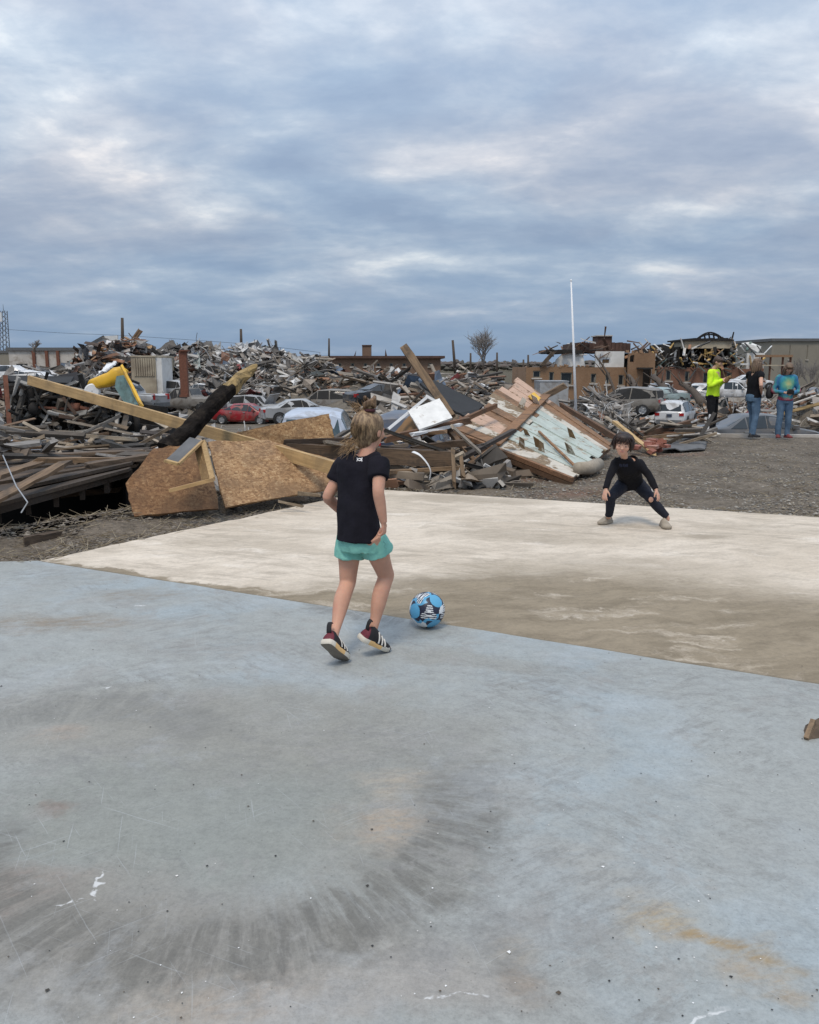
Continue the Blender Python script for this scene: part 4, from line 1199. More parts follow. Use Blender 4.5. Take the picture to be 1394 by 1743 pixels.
# beams
def beam(name, label, a, b, w_, t_, mat, up=(0, 0, 1), col=(1, 1, 1), jit=.006, group=None, cat='beam', ragged=True):
    A, B = (a if isinstance(a, Vector) else W(*a)), (b if isinstance(b, Vector) else W(*b))
    mb = MB(); seg = 6; d_ = (B - A)
    x = d_.normalized(); z = Vector(up) - x * Vector(up).dot(x)
    if z.length < 1e-3: z = Vector((0, 1, 0)) - x * x.y
    z.normalize(); y = z.cross(x)
    rnd = random.Random(len(label) * 7 + int(abs(A.x) * 100))
    vs, fs = [], []
    for i in range(seg + 1):
        for (p, q) in ((-1, -1), (1, -1), (1, 1), (-1, 1)):
            e = rnd.uniform(-.06, .06) if ragged and i in (0, seg) else 0
            vs.append(A + d_ * (i / seg) + x * e + y * (p * w_ / 2) + z * (q * t_ / 2) + Vector((rnd.uniform(-jit, jit), rnd.uniform(-jit, jit), rnd.uniform(-jit, jit))))
    for i in range(seg):
        for j in range(4): fs.append((i * 4 + j, i * 4 + (j + 1) % 4, i * 4 + 4 + (j + 1) % 4, i * 4 + 4 + j))
    fs += [(3, 2, 1, 0), tuple(seg * 4 + j for j in range(4))]
    mb.add(vs, fs, col)
    # centre the mesh on its own axis so the grain runs along it
    M = Matrix((x, y, z)).transposed()
    c0 = (A + B) / 2
    inv = M.inverted()
    mb.v = [tuple(inv @ (Vector(p) - c0)) for p in mb.v]
    o = mb.build(name, mat)
    o.matrix_world = Matrix.Translation(c0) @ M.to_4x4()
    ORIG[o.name] = tuple(c0)
    return tag(o, label, cat, group)
beam('long_beam', 'long yellow pine beam slanting across the wreckage at left', (50, 647, 14.5), (571, 797, 9.35), .06, .155, 'pine', col=(1.12, 1.1, 1.05), jit=.003)
cpst = thing('charred_post', 'thick charred black post with pale splintered tip leaning to the right', 'post', W(290, 765, 9.75))
mb = MB(); P = [W(281, 768, 9.65), W(318, 738, 9.95), W(352, 700, 10.3), W(392, 661, 10.7)]
mb.tube(P, [.105, .100, .095, .090], 14, sub=7, power=3.2)
mb.v = [tuple(Vector(p) + Vector((mnoise.noise(Vector(p) * 9), mnoise.noise(Vector(p) * 9 + Vector((7, 0, 0))), mnoise.noise(Vector(p) * 9 + Vector((0, 7, 0))))) * .022) for p in mb.v]
mb.build('shaft', 'char', cpst)
mb = MB(); mb.tube([W(386, 666.5, 10.65), W(408, 645, 10.85), W(424, 632, 11), W(436, 622, 11.1)], [.089, .084, .068, .03], 9, sub=2); mb.v = [tuple(Vector(p) + Vector((mnoise.noise(Vector(p) * 14), 0, mnoise.noise(Vector(p) * 14 + Vector((0, 7, 0))))) * .035) for p in mb.v]
mb.build('splintered_tip', 'char_tip', cpst)
beam('leaning_beam', 'brown weathered beam standing tilted above the mouldy white panel', (771, 712, 13.2), (686, 588, 14.2), .07, .13, 'old_wood', up=(1, 0, .3), col=(1.7, 1.55, 1.3))
sheet_thing('roof_panel', 'black tar roof panel propped behind the leaning brown beam', 'panel', [(714, 655, 15.5), (738, 650, 15.8), (822, 692, 15.0), (800, 716, 14.4), (768, 700, 14.6)], .04, 'black_sheet', .01)
mp = sheet_thing('loose_door', 'mould stained white cabinet door tilted on the timber pile', 'door', [(694, 702, 12.4), (748, 681, 12.6), (770, 714, 12.2), (714, 734, 12.0)], .035, 'mouldy_white', .004)
wf = thing('bent_railing', 'bent white metal railing left of the mouldy white door', 'railing', W(665, 735, 12.2))
mb = MB(); mb.bar(W(660, 731, 12.1), W(728, 675, 12.7), .04, .05, up=(0, 1, 0)); mb.build('rail', 'white_plastic', wf)
mb = MB(); mb.bar(W(726, 674, 12.7), W(742, 683, 12.6), .04, .05, up=(0, 1, 0)); mb.build('rail', 'white_plastic', wf)
sheet_thing('brown_board', 'rust brown board under the bent white railing', 'board', [(672, 738, 12.5), (700, 708, 12.7), (716, 738, 12.3), (690, 745, 12.3)], .025, 'brown_panel', .01)
mb = MB(); mb.tube([W(150, 658, 18.4), W(160, 653, 18.3), W(182, 647, 18.2), W(201, 637, 18.2), W(212, 628, 18.3)], [(.04, .03), (.10, .08), (.14, .13), (.15, .14), (.10, .09)], 16, side=(0, 0, 1), sub=4, power=2.8)
mb.v = [tuple(Vector(p) + Vector((mnoise.noise(Vector(p) * 4), 0, mnoise.noise(Vector(p) * 4 + Vector((0, 7, 0))))) * .05) for p in mb.v]
single('plastic_hood', mb, 'yellow_paint', 'crumpled yellow plastic hood on top of the overturned truck', 'hood', smooth=True)
mb = MB()
for i in range(6):
    for j in range(5):
        pass
Q = [W(200, 642, 17.8), W(212, 640, 17.9), W(236, 690, 17.4), (W(215, 690, 17.6)), W(197, 660, 17.7)]
mb.slab(Q, .05); single('torn_fabric', mb, 'teal_fabric', 'torn teal and grey fabric hanging below the yellow hood', 'fabric')
beam('yellow_strut', 'thin yellow strut slanting right of the torn teal fabric', (206, 622, 17.7), (241, 691, 16.8), .05, .07, 'yellow_paint', col=(1, 1, 1))
sheet_thing('white_sheet', 'white crumpled plastic sheet rising behind the yellow hood', 'sheet', [(165, 640, 19.5), (182, 622, 19.8), (198, 616, 19.8), (196, 622, 19.6), (178, 634, 19.3)], .03, 'white_plastic', .03)

# overturned truck: its dark underside faces the slab
tk = thing('overturned_truck', 'dark overturned truck showing its underside at the left', 'truck', W(140, 750, 19.5))
YT = 19.3
def tkbox(nm, mat, px0, px1, py0, py1, Y, dep, jit=.02): return pbox(px0, px1, py0, py1, Y, dep, jit=jit).build(nm, mat, tk)
tkbox('cab_floor', 'dark_metal', 12, 120, 652, 735, YT + .5, 1.3)
tkbox('bed_floor', 'dark_void', 118, 205, 668, 740, YT + .6, 1.2)
tkbox('bed_side', 'dark_metal', 204, 286, 706, 742, YT + .7, 1.0)
for p in (684, 718): 
    mb = MB(); mb.bar(W(14, p - 14, YT + .3), W(285, p + 14, YT + .3), .12, .16); mb.build('frame_rail', 'dark_metal', tk)
for px in (52, 232):
    mb = MB(); mb.tube([W(px, 650 if px < 100 else 705, YT + .1), W(px + 3, 745, YT + .1)], [.07, .07], 8); mb.build('axle', 'dark_metal', tk, True)
    for py in ((740,) if px < 100 else (744,)):
        c0 = W(px, py, YT + .1)
        t_ = MB(); t_.lathe([(.2, -.12), (.36, -.13), (.40, -.06), (.40, .06), (.36, .13), (.2, .12), (.2, -.12)], c0, (.12, 0, 1), 20); wh = t_.build('wheel', 'rubber', tk, True)
        r_ = MB(); r_.lathe([(.02, .10), (.10, .12), (.19, .08), (.22, .11), (.22, -.08), (.02, -.08)], c0, (.12, 0, 1), 16); r_.build('rim', 'chrome_grey', wh)
mb = MB(); mb.tube([W(65, 694, YT), W(120, 696, YT), W(150, 697, YT)], [.035] * 3, 7); mb.tube([W(122, 693, YT), W(136, 694, YT)], [.11, .11], 10); mb.tube([W(136, 694, YT), W(156, 698, YT)], [.05, .05], 8); mb.build('driveshaft', 'rust', tk, True)
mb = MB(); mb.tube([W(75, 676, YT), W(150, 680, YT), W(200, 700, YT)], [.04] * 3, 7, sub=3); mb.build('exhaust_pipe', 'dark_metal', tk, True)
mb = MB(); mb.ell(W(58, 696, YT), (.13, .13, .16)); mb.build('differential', 'dark_metal', tk, True)
rnd = random.Random(77); mb = MB()
for i in range(170):
    p = W(rnd.uniform(14, 215), rnd.uniform(652, 740), YT + rnd.uniform(-.25, .45)); cc = rnd.choice([(.03, .03, .03), (.05, .045, .04), (.02, .02, .02), (.12, .10, .08), (.25, .24, .22), (.08, .05, .035), (.40, .39, .37)])
    d_ = Vector((rnd.gauss(0, 1), rnd.gauss(0, .4), rnd.gauss(0, .6))).normalized() * rnd.uniform(.15, .9)
    if i % 3: mb.bar(p - d_ / 2, p + d_ / 2, rnd.uniform(.03, .14), rnd.uniform(.02, .08), col=cc, jit=.03)
    else: mb.tube([p - d_ / 2, p + Vector((rnd.gauss(0, .1), 0, rnd.gauss(0, .1))), p + d_ / 2], [rnd.uniform(.012, .04)] * 3, 6, col=cc, sub=3)
tag(mb.build('mangled_undercarriage', 'debris', tk), kind='stuff')
tkbox('fuel_tank', 'dark_metal', 160, 215, 700, 722, YT + .25, .4, .04)
mb = MB(); mb.slab([W(8, 642, YT + .2), W(126, 644, YT + .5), W(120, 655, YT + .1), W(14, 652, YT)], .05); mb.build('door_skin', 'black_sheet', tk)
mb = MB(); mb.bar(W(9, 640, YT), W(17, 735, YT - .4), .10, .12); mb.build('bumper', 'rust', tk)
mb = MB(); mb.lathe([(.01, .03), (.14, .03), (.17, 0), (.17, -.05)], W(157, 666, 18.2), (.2, -1, .1), 18); single('hub_cap', mb, 'white_plastic', 'round white hub cap below the yellow hood', 'hub cap')

# collapsed timber deck over a dark hollow, left
dk = thing('collapsed_deck', 'collapsed dark timber deck sagging over a black hollow at left', 'deck', W(100, 880, 8.4))
FL, FR, BL, BR = W(-60, 868, 7.2), W(217, 795, 9.0), W(-60, 768, 11.8), W(262, 761, 10.9)
def lerp2(u, v): return FL.lerp(FR, u).lerp(BL.lerp(BR, u), v)
for i in range(11):
    v0, v1 = i / 11, (i + .93) / 11
    e0, e1 = random.uniform(-.03, .02), 1 + random.uniform(-.02, .03)
    dz_ = Vector((0, 0, random.uniform(-.03, .03)))
    q = [lerp2(e0, v0) + dz_, lerp2(e1, v0) + dz_, lerp2(e1, v1) + dz_, lerp2(e0, v1) + dz_]
    mb = MB(); mb.slab(q, .035, random.choice([(.55, .55, .57), (.75, .72, .7), (.45, .42, .4), (1.0, .95, .9)])); mb.build('deck_board', 'old_wood', dk)
for i in range(1):
    mb = MB(); o_ = Vector((0, .05 + .06 * i, -.08 - .06 * i)); mb.bar(FL + o_, FR.lerp(BR, .05) + o_, .05, .08, col=(.30, .28, .27)); mb.build('joist', 'old_wood', dk)  # front joist coloured dark to deepen the shade below the boards
for i in range(1, 6):
    mb = MB(); a, b_ = lerp2(i / 6, .03), lerp2(i / 6, .97); o_ = Vector((0, 0, -.16)); mb.bar(a + o_, b_ + o_, .05, .14, col=(.3, .27, .25)); mb.build('joist', 'old_wood', dk)  # cross joists blackened too, shade put into their colour
mb = MB(); mb.slab([W(-80, 900, 11.2) + Vector((0, 0, -.6)), W(250, 900, 10.6) + Vector((0, 0, -.6)), W(262, 766, 10.9), W(-80, 772, 11.8)], .08); mb.build('hollow_shade_back', 'tar', dk)  # added black sheet painting the shade at the back of the hollow
mb = MB(); mb.slab([W(214, 905, 9.1), W(230, 880, 10.0), W(246, 772, 10.7), W(214, 800, 9.1)], .03); mb.build('hollow_shade_side', 'tar', dk)  # added black sheet, painted shade closing the hollow's right side
beam('hollow_plank', 'pale splintered plank inside the black hollow under the deck', (110, 842, 9.3), (205, 833, 9.6), .07, .06, 'old_wood', col=(.8, .7, .6))
beam('crossed_board', 'light brown board slanting down left over the collapsed deck', (-20, 858, 7.2), (112, 787, 8.6), .11, .035, 'old_wood', col=(1.7, 1.55, 1.35), up=(0, -.6, 1))
beam('crossed_board', 'shorter board slanting across the deck beside a thin wire', (-10, 812, 8.3), (70, 786, 9.2), .14, .035, 'old_wood', col=(1.6, 1.45, 1.25), up=(0, -.5, 1))
beam('flat_board', 'long grey board lying along the back of the deck', (0, 778, 10.0), (245, 768, 10.2), .20, .04, 'old_wood', col=(1.25, 1.2, 1.15))
beam('flat_board', 'straw coloured board across the middle of the deck', (60, 783, 9.2), (250, 782, 9.6), .14, .05, 'old_wood', col=(1.9, 1.7, 1.4))
beam('flat_board', 'dark plank end jutting toward the cabinet frame', (150, 792, 9.0), (262, 776, 9.6), .16, .06, 'old_wood', col=(1.2, 1.15, 1.1))
mb = MB(); mb.tube([W(5, 775, 8.2), W(28, 828, 7.2), W(47, 855, 6.95), W(36, 873, 6.9)], [.006] * 4, 6, sub=1); single('bent_wire', mb, 'chrome_grey', 'bent pale metal rod poking out over the dark hollow', 'rod')
sheet_thing('blue_sheet', 'pale blue metal strip lying at the left edge above the deck', 'sheet', [(-20, 764, 12.5), (70, 764, 12.2), (66, 756, 12.8), (20, 748, 13.2), (-20, 750, 13.2)], .04, 'car_blue', .02)
beam('dirt_log', 'dark rotten timber half buried in the spoil bank', (38, 921, 7.2), (100, 910, 7.6), .07, .07, 'old_wood', col=(.7, .65, .6))

# fallen wall of boards with flaking mint paint
fw = thing('fallen_wall', 'fallen board wall with flaking mint and pink paint beside the boy', 'wall', W(930, 800, 13))
A0, B0, C0, D0 = W(780, 733, 13.3), W(975, 812, 11.55), W(1042, 757, 15.0), W(884, 645, 16.6)
def wp(u, v): return A0.lerp(B0, u).lerp(D0.lerp(C0, u), v)
nrm = (B0 - A0).cross(D0 - A0).normalized()
NV = 13
for i in range(NV):
    v0, v1 = i / NV, (i + .975) / NV
    rnd = random.Random(100 + i)
    cuts = [(-.03 + rnd.uniform(-.05, .03)), rnd.uniform(.28, .42), 1 + rnd.uniform(-.04, .02)]
    if i > 9: cuts[0] += .02
    for k in range(2):
        u0, u1 = cuts[k], cuts[k + 1] - .004
        lift = nrm * rnd.uniform(-.012, .02)
        if k == 0: mat = rnd.choice(['red_wood', 'peel_pink', 'red_wood', 'peel_white']) if i < 9 else 'peel_pink'
        else: mat = 'peel_mint' if 2 <= i <= 9 else ('peel_white' if i < 10 else rnd.choice(['peel_pink', 'peel_white', 'red_wood']))
        q = [wp(u0, v0) + lift, wp(u1, v0) + lift, wp(u1, v1) + lift, wp(u0, v1) + lift]
        mb = MB(); mb.slab(q, .022, (1.35, 1.3, 1.2) if mat == 'red_wood' else (1, 1, 1))
        mb.build('wall_board', mat, fw)
for u in (.0, .2, .4, .6, .8, .985):
    a, b_ = wp(u, .0) - nrm * .075, wp(u, .98) - nrm * .075
    mb = MB(); mb.bar(a, b_, .045, .09, up=nrm, col=(.8, .8, .8)); mb.build('stud', 'red_wood', fw)
for k in range(2):
    a, b_ = wp(-.02, -.025 - .0 * k) - nrm * (.02 + .085 * k), wp(1.01, -.025) - nrm * (.02 + .085 * k)
    mb = MB(); mb.bar(a, b_, .05, .07, up=nrm, col=((1.5, 1.35, 1.2), (.8, .75, .7))[k]); mb.build('sole_plate', 'red_wood', fw)
mb = MB(); mb.bar(wp(.36, -.01) + nrm * .04, wp(.30, 1.02) + nrm * .04, .16, .03, up=nrm, col=(1.35, 1.25, 1.1)); mb.build('cover_strip', 'red_wood', fw)
mb = MB(); mb.bar(wp(.52, .42) + nrm * .035, wp(1.0, .12) + nrm * .035, .035, .03, up=nrm, col=(1.6, 1.5, 1.3)); mb.build('batten', 'red_wood', fw)
for (u, v, s_) in [(.60, .2, .16), (.64, .17, .13), (.82, .34, .17), (.45, .3, .12), (.20, .62, .15), (.28, .78, .18), (.72, .62, .14), (.5, .1, .14)]:
    p = wp(u, v) + nrm * .01; rnd = random.Random(int(u * 100))
    mb = MB(); t1 = Vector((rnd.uniform(-1, 1), rnd.uniform(-1, 0), rnd.uniform(.2, 1))).normalized()
    mb.slab([p, p + (B0 - A0).normalized() * s_, p + (B0 - A0).normalized() * s_ * .7 + (t1 + nrm) * s_ * .6, p + (t1 + nrm) * s_ * .7], .006); mb.build('paint_flake', rnd.choice(['peel_white', 'brown_panel', 'peel_white']), fw)
mb = MB(); mb.slab([wp(.20, .82) + nrm * .05, wp(.30, .80) + nrm * .06, wp(.31, .90) + nrm * .05, wp(.21, .92) + nrm * .06], .02); mb.build('yellow_scrap', 'yellow_paint', fw)
beam('ridge_beam', 'dark beam running down right behind the fallen painted wall', (955, 690, 17.5), (1052, 747, 15.6), .07, .10, 'red_wood', col=(.75, .7, .7))
beam('ridge_beam', 'short grey beam end sticking out behind the fallen wall peak', (905, 686, 17.2), (962, 656, 17.6), .08, .12, 'old_wood', col=(1.5, 1.4, 1.25))
mb = MB(); mb.tube([W(984, 797, 11.9), W(1003, 797, 12.2), W(1018, 790, 12.6)], [.09, .105, .10], 12); single('paper_roll', mb, 'khaki', 'rolled tan felt lying under the fallen wall corner', 'roll', smooth=True)

# timber pile behind the running child
for i, (a, b_, w_, t_, mt, cc, lab) in enumerate([
    ((488, 752, 10.9), (655, 748, 11.4), .12, .07, 'old_wood', (.55, .5, .5), 'dark beam with pale edge left of the child at shoulder height'),
    ((492, 765, 10.7), (600, 770, 10.9), .10, .16, 'old_wood', (.9, .8, .7), 'heavy dark joist below the pale edged beam'),
    ((640, 776, 11.3), (772, 781, 11.2), .14, .22, 'old_wood', (1.15, 1.05, .95), 'thick brown joist right of the child beside the white strip'),
    ((655, 804, 10.95), (790, 796, 11.1), .07, .05, 'old_wood', (2.0, 1.8, 1.5), 'pale thin rail low in the pile right of the child'),
    ((655, 749, 11.8), (800, 715, 12.6), .08, .10, 'red_wood', (1.0, .9, .85), 'reddish beam rising right toward the fallen wall'),
    ((660, 742, 12.1), (760, 735, 12.1), .12, .05, 'old_wood', (1.8, 1.5, 1.2), 'tan plank under the mouldy white door'),
    ((700, 765, 11.5), (800, 752, 11.9), .08, .09, 'old_wood', (.8, .7, .6), 'dark splintered joist above the white strip'),
    ((648, 762, 11.5), (780, 772, 11.6), .10, .06, 'old_wood', (.6, .55, .5), 'blackened plank across the middle of the pile'),
    ((771, 770, 11.0), (773, 826, 10.6), .05, .06, 'old_wood', (1.4, 1.3, 1.1), 'upright grey stake below the fallen wall'),
    ((785, 782, 10.95), (788, 812, 10.8), .05, .05, 'old_wood', (1.6, 1.5, 1.3), 'short pale stake left of the fallen wall'),
    ((720, 745, 12.0), (845, 690, 13.9), .06, .07, 'red_wood', (.8, .7, .6), 'dark red lath leaning up along the fallen wall edge'),
    ((700, 740, 11.9), (786, 722, 12.4), .05, .04, 'white_plastic', (1, 1, 1), 'white trim strip under the leaning brown beam'),
    ((565, 806, 10.4), (645, 812, 10.5), .08, .06, 'old_wood', (.8, .7, .6), 'dark board near the ground behind the child')]):
    beam('pile_timber', lab, a, b_, w_, t_, mt, col=cc, cat='timber', jit=.008)
mb = MB(); mb.tube([W(703, 769, 10.8), W(715, 775, 10.7), W(728, 790, 10.65), W(733, 803, 10.65), W(731, 816, 10.7)], [(.028, .008)] * 5, 8, side=(0, 1, .3), sub=3); single('plastic_strip', mb, 'white_plastic', 'curled white plastic strip hanging from the timber pile', 'strip', smooth=True)
# right of the boy
for (a, b_, w_, t_, mt, cc, lab) in [
    ((1047, 718, 17.2), (1112, 772, 14.9), .09, .05, 'pine', (1.25, 1.25, 1.2), 'pale pine board slanting behind the boy'),
    ((1085, 742, 17.0), (1186, 716, 17.8), .10, .10, 'red_wood', (.6, .55, .55), 'dark beam pointing at the white parked car'),
    ((1140, 728, 17.6), (1185, 716, 17.7), .06, .04, 'white_plastic', (1, 1, 1), 'white strip on the dark beam beside the white car'),
    ((1095, 746, 16.8), (1182, 737, 17.0), .09, .08, 'old_wood', (2.0, 1.8, 1.5), 'bleached log lying left of the person in yellow'),
    ((1080, 735, 17.6), (1150, 738, 17.2), .09, .06, 'red_wood', (1.1, .9, .8), 'reddish broken board in the small heap behind the boy'),
    ((1325, 706, 30), (1400, 686, 28), .12, .10, 'pine', (1.2, 1.2, 1.1), 'yellow board rising at the right edge behind the tie dye shirt'),
    ((1200, 741, 19.2), (1420, 744, 19.0), .16, .10, 'concrete_wall', (1, 1, 1), 'low concrete kerb line along the back of the gravel')]:
    beam('loose_board', lab, a, b_, w_, t_, mt, col=cc, cat='board')
sheet_thing('grey_sheet', 'flat grey rubber sheet lying on gravel left of the standing people', 'sheet', [(1128, 765, 15.65), (1200, 764, 15.7), (1205, 752, 17.0), (1135, 752, 17.0)], .02, 'grey_board', .03)
mb = MB()
for i in range(1):
    pass
for i in range(26):
    p = G(random.gauss(1108, 12), random.gauss(768, 5)); mb = MB()
    Mx = Matrix.Rotation(random.uniform(0, 6), 3, 'Z') @ Matrix.Rotation(random.uniform(-.6, .6), 3, 'X')
    mb.box(p + Vector((0, 0, .03 + random.random() * .14)), (.20, .10, .065), Mx, jit=.008, col=random.choice([(.30, .12, .09), (.36, .20, .16), (.24, .09, .06)]))
    single('loose_brick', mb, 'stone', 'red brick in the small tumbled heap right of the boy', 'brick', 'bricks in the heap right of the boy')
# corner of broken timber at the right edge of the painted slab
bs = thing('timber_stump', 'brown splintered timber stub at the right edge of the painted slab', 'timber', G(1392, 1258))
mb = MB(); p = G(1373, 1262); q = G(1420, 1255)
mb.slab([Vector((p.x, p.y, .008)), Vector((q.x, q.y, .008)), Vector((q.x + .02, q.y + .06, .10)), Vector((q.x - .085, q.y + .03, .06))], .06); mb.build('stub', 'old_wood', bs)
mb = MB(); mb.bar(Vector((p.x - .003, p.y, .012)), Vector((q.x - .088, q.y + .02, .07)), .02, .02, col=(2, 1.9, 1.7)); mb.build('splinter', 'old_wood', bs)
# leaning trunks before the brick building
for (a, b_, r_, lab) in [((1150, 702, 66), (1112, 640, 74), .42, 'fallen mossy tree trunk leaning left of the yellow shirted person'), ((1196, 690, 70), (1158, 652, 76), .38, 'second fallen trunk nearer the person in bright yellow'), ((1085, 690, 70), (1070, 640, 76), .40, 'upright broken trunk before the tan centre bay'), ((1048, 672, 80), (1012, 604, 84), .15, 'thin plank leaning on the white upper wall')]:
    A_, B_ = W(*a), W(*b_); mb = MB(); mb.tube([A_, A_.lerp(B_, .5) + Vector((.2, 0, .2)), B_], [r_, r_ * .8, r_ * .5], 9, sub=3)
    for k in range(5):
        s_ = A_.lerp(B_, random.uniform(.4, 1)); mb.tube([s_, s_ + Vector((random.uniform(-1.6, 1), random.uniform(-.5, .5), random.uniform(.2, 1.6)))], [r_ * .22, .03], 5)
    single('fallen_trunk', mb, 'bark', lab, 'trunk', smooth=True)

# ------------------------------------------------------------------ loose wreckage one can pick out: each board its own thing
PAL = [(.05, .045, .04), (.06, .05, .045), (.035, .033, .03), (.45, .42, .38), (.22, .165, .11), (.30, .24, .17), (.16, .125, .095), (.36, .31, .25), (.10, .085, .07), (.42, .36, .28), (.20, .13, .08), (.26, .25, .24)]  # near-black entries stand in for deep shadow among the boards
def scatter_boards(n, label, group, pxr, pyr, Yr, lr, name='broken_board', zoff=(.05, .35), wr=(.05, .16), pal=PAL, tilt=.35):
    for i in range(n):
        px = random.uniform(*pxr); Y = random.uniform(*Yr); x = (px - CX) / F_PX * Y / cp
        z = tz(x, Y) + random.uniform(*zoff)
        if pyr: z = W(px, random.uniform(*pyr), Y).z
        L = random.uniform(*lr); an = random.gauss(0, .7); d_ = Vector((math.cos(an), math.sin(an), random.gauss(0, tilt))).normalized()
        c0 = Vector((x, Y, z)); wv = random.uniform(*wr)
        mb = MB(); mb.bar(c0 - d_ * L / 2, c0 + d_ * L / 2, wv, random.uniform(.02, .06), up=(random.uniform(-.5, .5), random.uniform(-.8, .3), 1), col=random.choice(pal), jit=.012)
        single(name, mb, 'timber', label, 'board', group)
scatter_boards(55, 'splintered board strewn on the collapsed deck at left', 'boards strewn on the deck', (-20, 250), (758, 790), (9.5, 13), (.3, 1.5), wr=(.03, .11), tilt=.14)
scatter_boards(60, 'broken board in the litter below the overturned truck', 'boards below the truck', (0, 330), (722, 760), (12, 17), (.3, 1.3), wr=(.025, .09), tilt=.22)
scatter_boards(34, 'splintered stick in the timber pile behind the child', 'sticks in the timber pile', (560, 830), (748, 812), (11, 12.6), (.5, 1.6), wr=(.03, .10))
scatter_boards(26, 'splintered lath in the heap between boy and white car', 'laths behind the boy', (1050, 1190), (722, 760), (16.5, 19), (.5, 1.8), wr=(.03, .09))
scatter_boards(70, 'broken plank among wrecked cars behind the beams', 'planks among wrecked cars', (230, 660), None, (24, 40), (.6, 2.2), zoff=(.05, .4), wr=(.04, .13), tilt=.2)
scatter_boards(60, 'broken plank in the field behind the fallen wall', 'planks behind the fallen wall', (640, 1060), None, (20, 38), (.6, 2.4), zoff=(.05, .4), wr=(.04, .13), tilt=.25)
scatter_boards(24, 'broken plank on the lower ground at the right edge', 'planks at the right edge', (1290, 1420), None, (25, 36), (.8, 2.6), zoff=(.05, .4))
scatter_boards(12, 'small splinter of wood at the slab edge by the particle board', 'splinters at the slab edge', (385, 560), (835, 868), (8.9, 9.8), (.15, .5), wr=(.02, .05), tilt=.15)

# ------------------------------------------------------------------ wreckage that reads as one mass
def crumple(mb, c0, s, rnd, col):
    k = 4; vs, fs = [], []
    a = Vector((rnd.gauss(0, 1), rnd.gauss(0, 1), rnd.gauss(0, .6))).normalized()
    b_ = a.cross(Vector((rnd.gauss(0, 1), rnd.gauss(0, 1), rnd.gauss(0, 1)))).normalized(); nn = a.cross(b_)
    asp = rnd.uniform(.35, 1)
    for i in range(k):
        for j in range(k):
            vs.append(c0 + a * (i / (k - 1) - .5) * s + b_ * (j / (k - 1) - .5) * s * asp + nn * rnd.gauss(0, .11) * s)
    top = len(vs)
    vs += [p - nn * .02 for p in vs[:top]]
    for i in range(k - 1):
        for j in range(k - 1):
            q = (i * k + j, i * k + j + 1, (i + 1) * k + j + 1, (i + 1) * k + j)
            fs.append(q); fs.append(tuple(top + t for t in reversed(q)))
    mb.add(vs, fs, col)
GREYS = [(.03, .03, .03), (.04, .04, .045), (.55, .55, .54), (.40, .39, .38), (.18, .165, .15), (.12, .11, .10), (.26, .22, .18), (.62, .61, .60), (.33, .30, .27), (.20, .19, .18), (.50, .50, .49), (.62, .62, .61), (.36, .36, .36), (.30, .29, .28), (.66, .66, .66), (.22, .22, .22), (.24, .13, .09), (.10, .14, .20), (.22, .05, .05), (.30, .34, .33)]  # near-black sheets at the front imitate shadow between the pieces
def field(name, label, n, pxr, Yr, lr, wr, sheets, pal, lift=.3, seed=1, tubes=0, ssz=(.6, 2.0), ts=1.0):
    rnd = random.Random(seed); mb = MB()
    pxs = [rnd.uniform(*pxr) for _ in range(n + sheets + tubes)]
    Ys = [1 / rnd.uniform(1 / Yr[1], 1 / Yr[0]) if rnd.random() < .5 else rnd.uniform(*Yr) for _ in pxs]
    xs = [(p - CX) / F_PX * Y / cp for p, Y in zip(pxs, Ys)]
    zs = terrain(np.array(xs), np.array(Ys))
    for i, (x, Y, z) in enumerate(zip(xs, Ys, zs)):
        c0 = Vector((x, Y, float(z) + abs(rnd.gauss(0, lift))))
        if i < n:
            L = rnd.uniform(*lr) * (1 if rnd.random() < .85 else 1.8); an = rnd.uniform(0, math.pi)
            d_ = Vector((math.cos(an), math.sin(an) * .6, rnd.gauss(0, .26))).normalized()
            cc = rnd.choice(pal); f = rnd.uniform(.7, 1.25)
            mb.bar(c0 - d_ * L / 2, c0 + d_ * L / 2, rnd.uniform(*wr), rnd.uniform(.04, .14), up=(rnd.uniform(-1, 1), rnd.uniform(-1, .3), 1), jit=rnd.choice((.01, .05, .12)) * min(1, L), col=tuple(q * f for q in cc))
        elif i < n + sheets:
            cc = rnd.choice(GREYS); crumple(mb, c0, rnd.uniform(*ssz), rnd, cc)
        else:
            p = c0; pts = [p]; d_ = Vector((rnd.gauss(0, 1), rnd.gauss(0, .5), abs(rnd.gauss(0, .5)))).normalized()
            for k in range(4):
                d_ = (d_ + Vector((rnd.gauss(0, .4), rnd.gauss(0, .3), rnd.gauss(-.15, .4)))).normalized(); p = p + d_ * rnd.uniform(.25, .85) * ts; pts.append(p)
            mb.tube(pts, [rnd.uniform(.02, .055) * ts] * 5, 4, col=rnd.choice([(.5, .5, .49), (.25, .22, .19), (.12, .11, .10), (.36, .33, .30)]))
    o = mb.build(name, 'debris'); return tag(o, label, kind='stuff')
WOODY = [(.05, .045, .04), (.44, .41, .37), (.50, .49, .47), (.20, .155, .115), (.26, .21, .16), (.14, .115, .09), (.30, .26, .21), (.09, .08, .07), (.36, .32, .27), (.23, .22, .21), (.24, .13, .08)]  # near-black first entry paints shadow into the wood rubble
PALE = [(.06, .055, .05), (.60, .59, .57), (.42, .40, .37), (.52, .51, .49), (.28, .25, .22), (.18, .155, .13), (.34, .30, .26), (.12, .105, .09)]  # near-black first entry adds painted shadow among the pale pieces
RED = [(.05, .035, .028), (.07, .045, .032), (.25, .12, .065), (.20, .10, .06), (.30, .18, .10), (.14, .09, .065), (.40, .25, .12), (.45, .44, .43)]  # the near-black entries deepen the heap with painted shadow
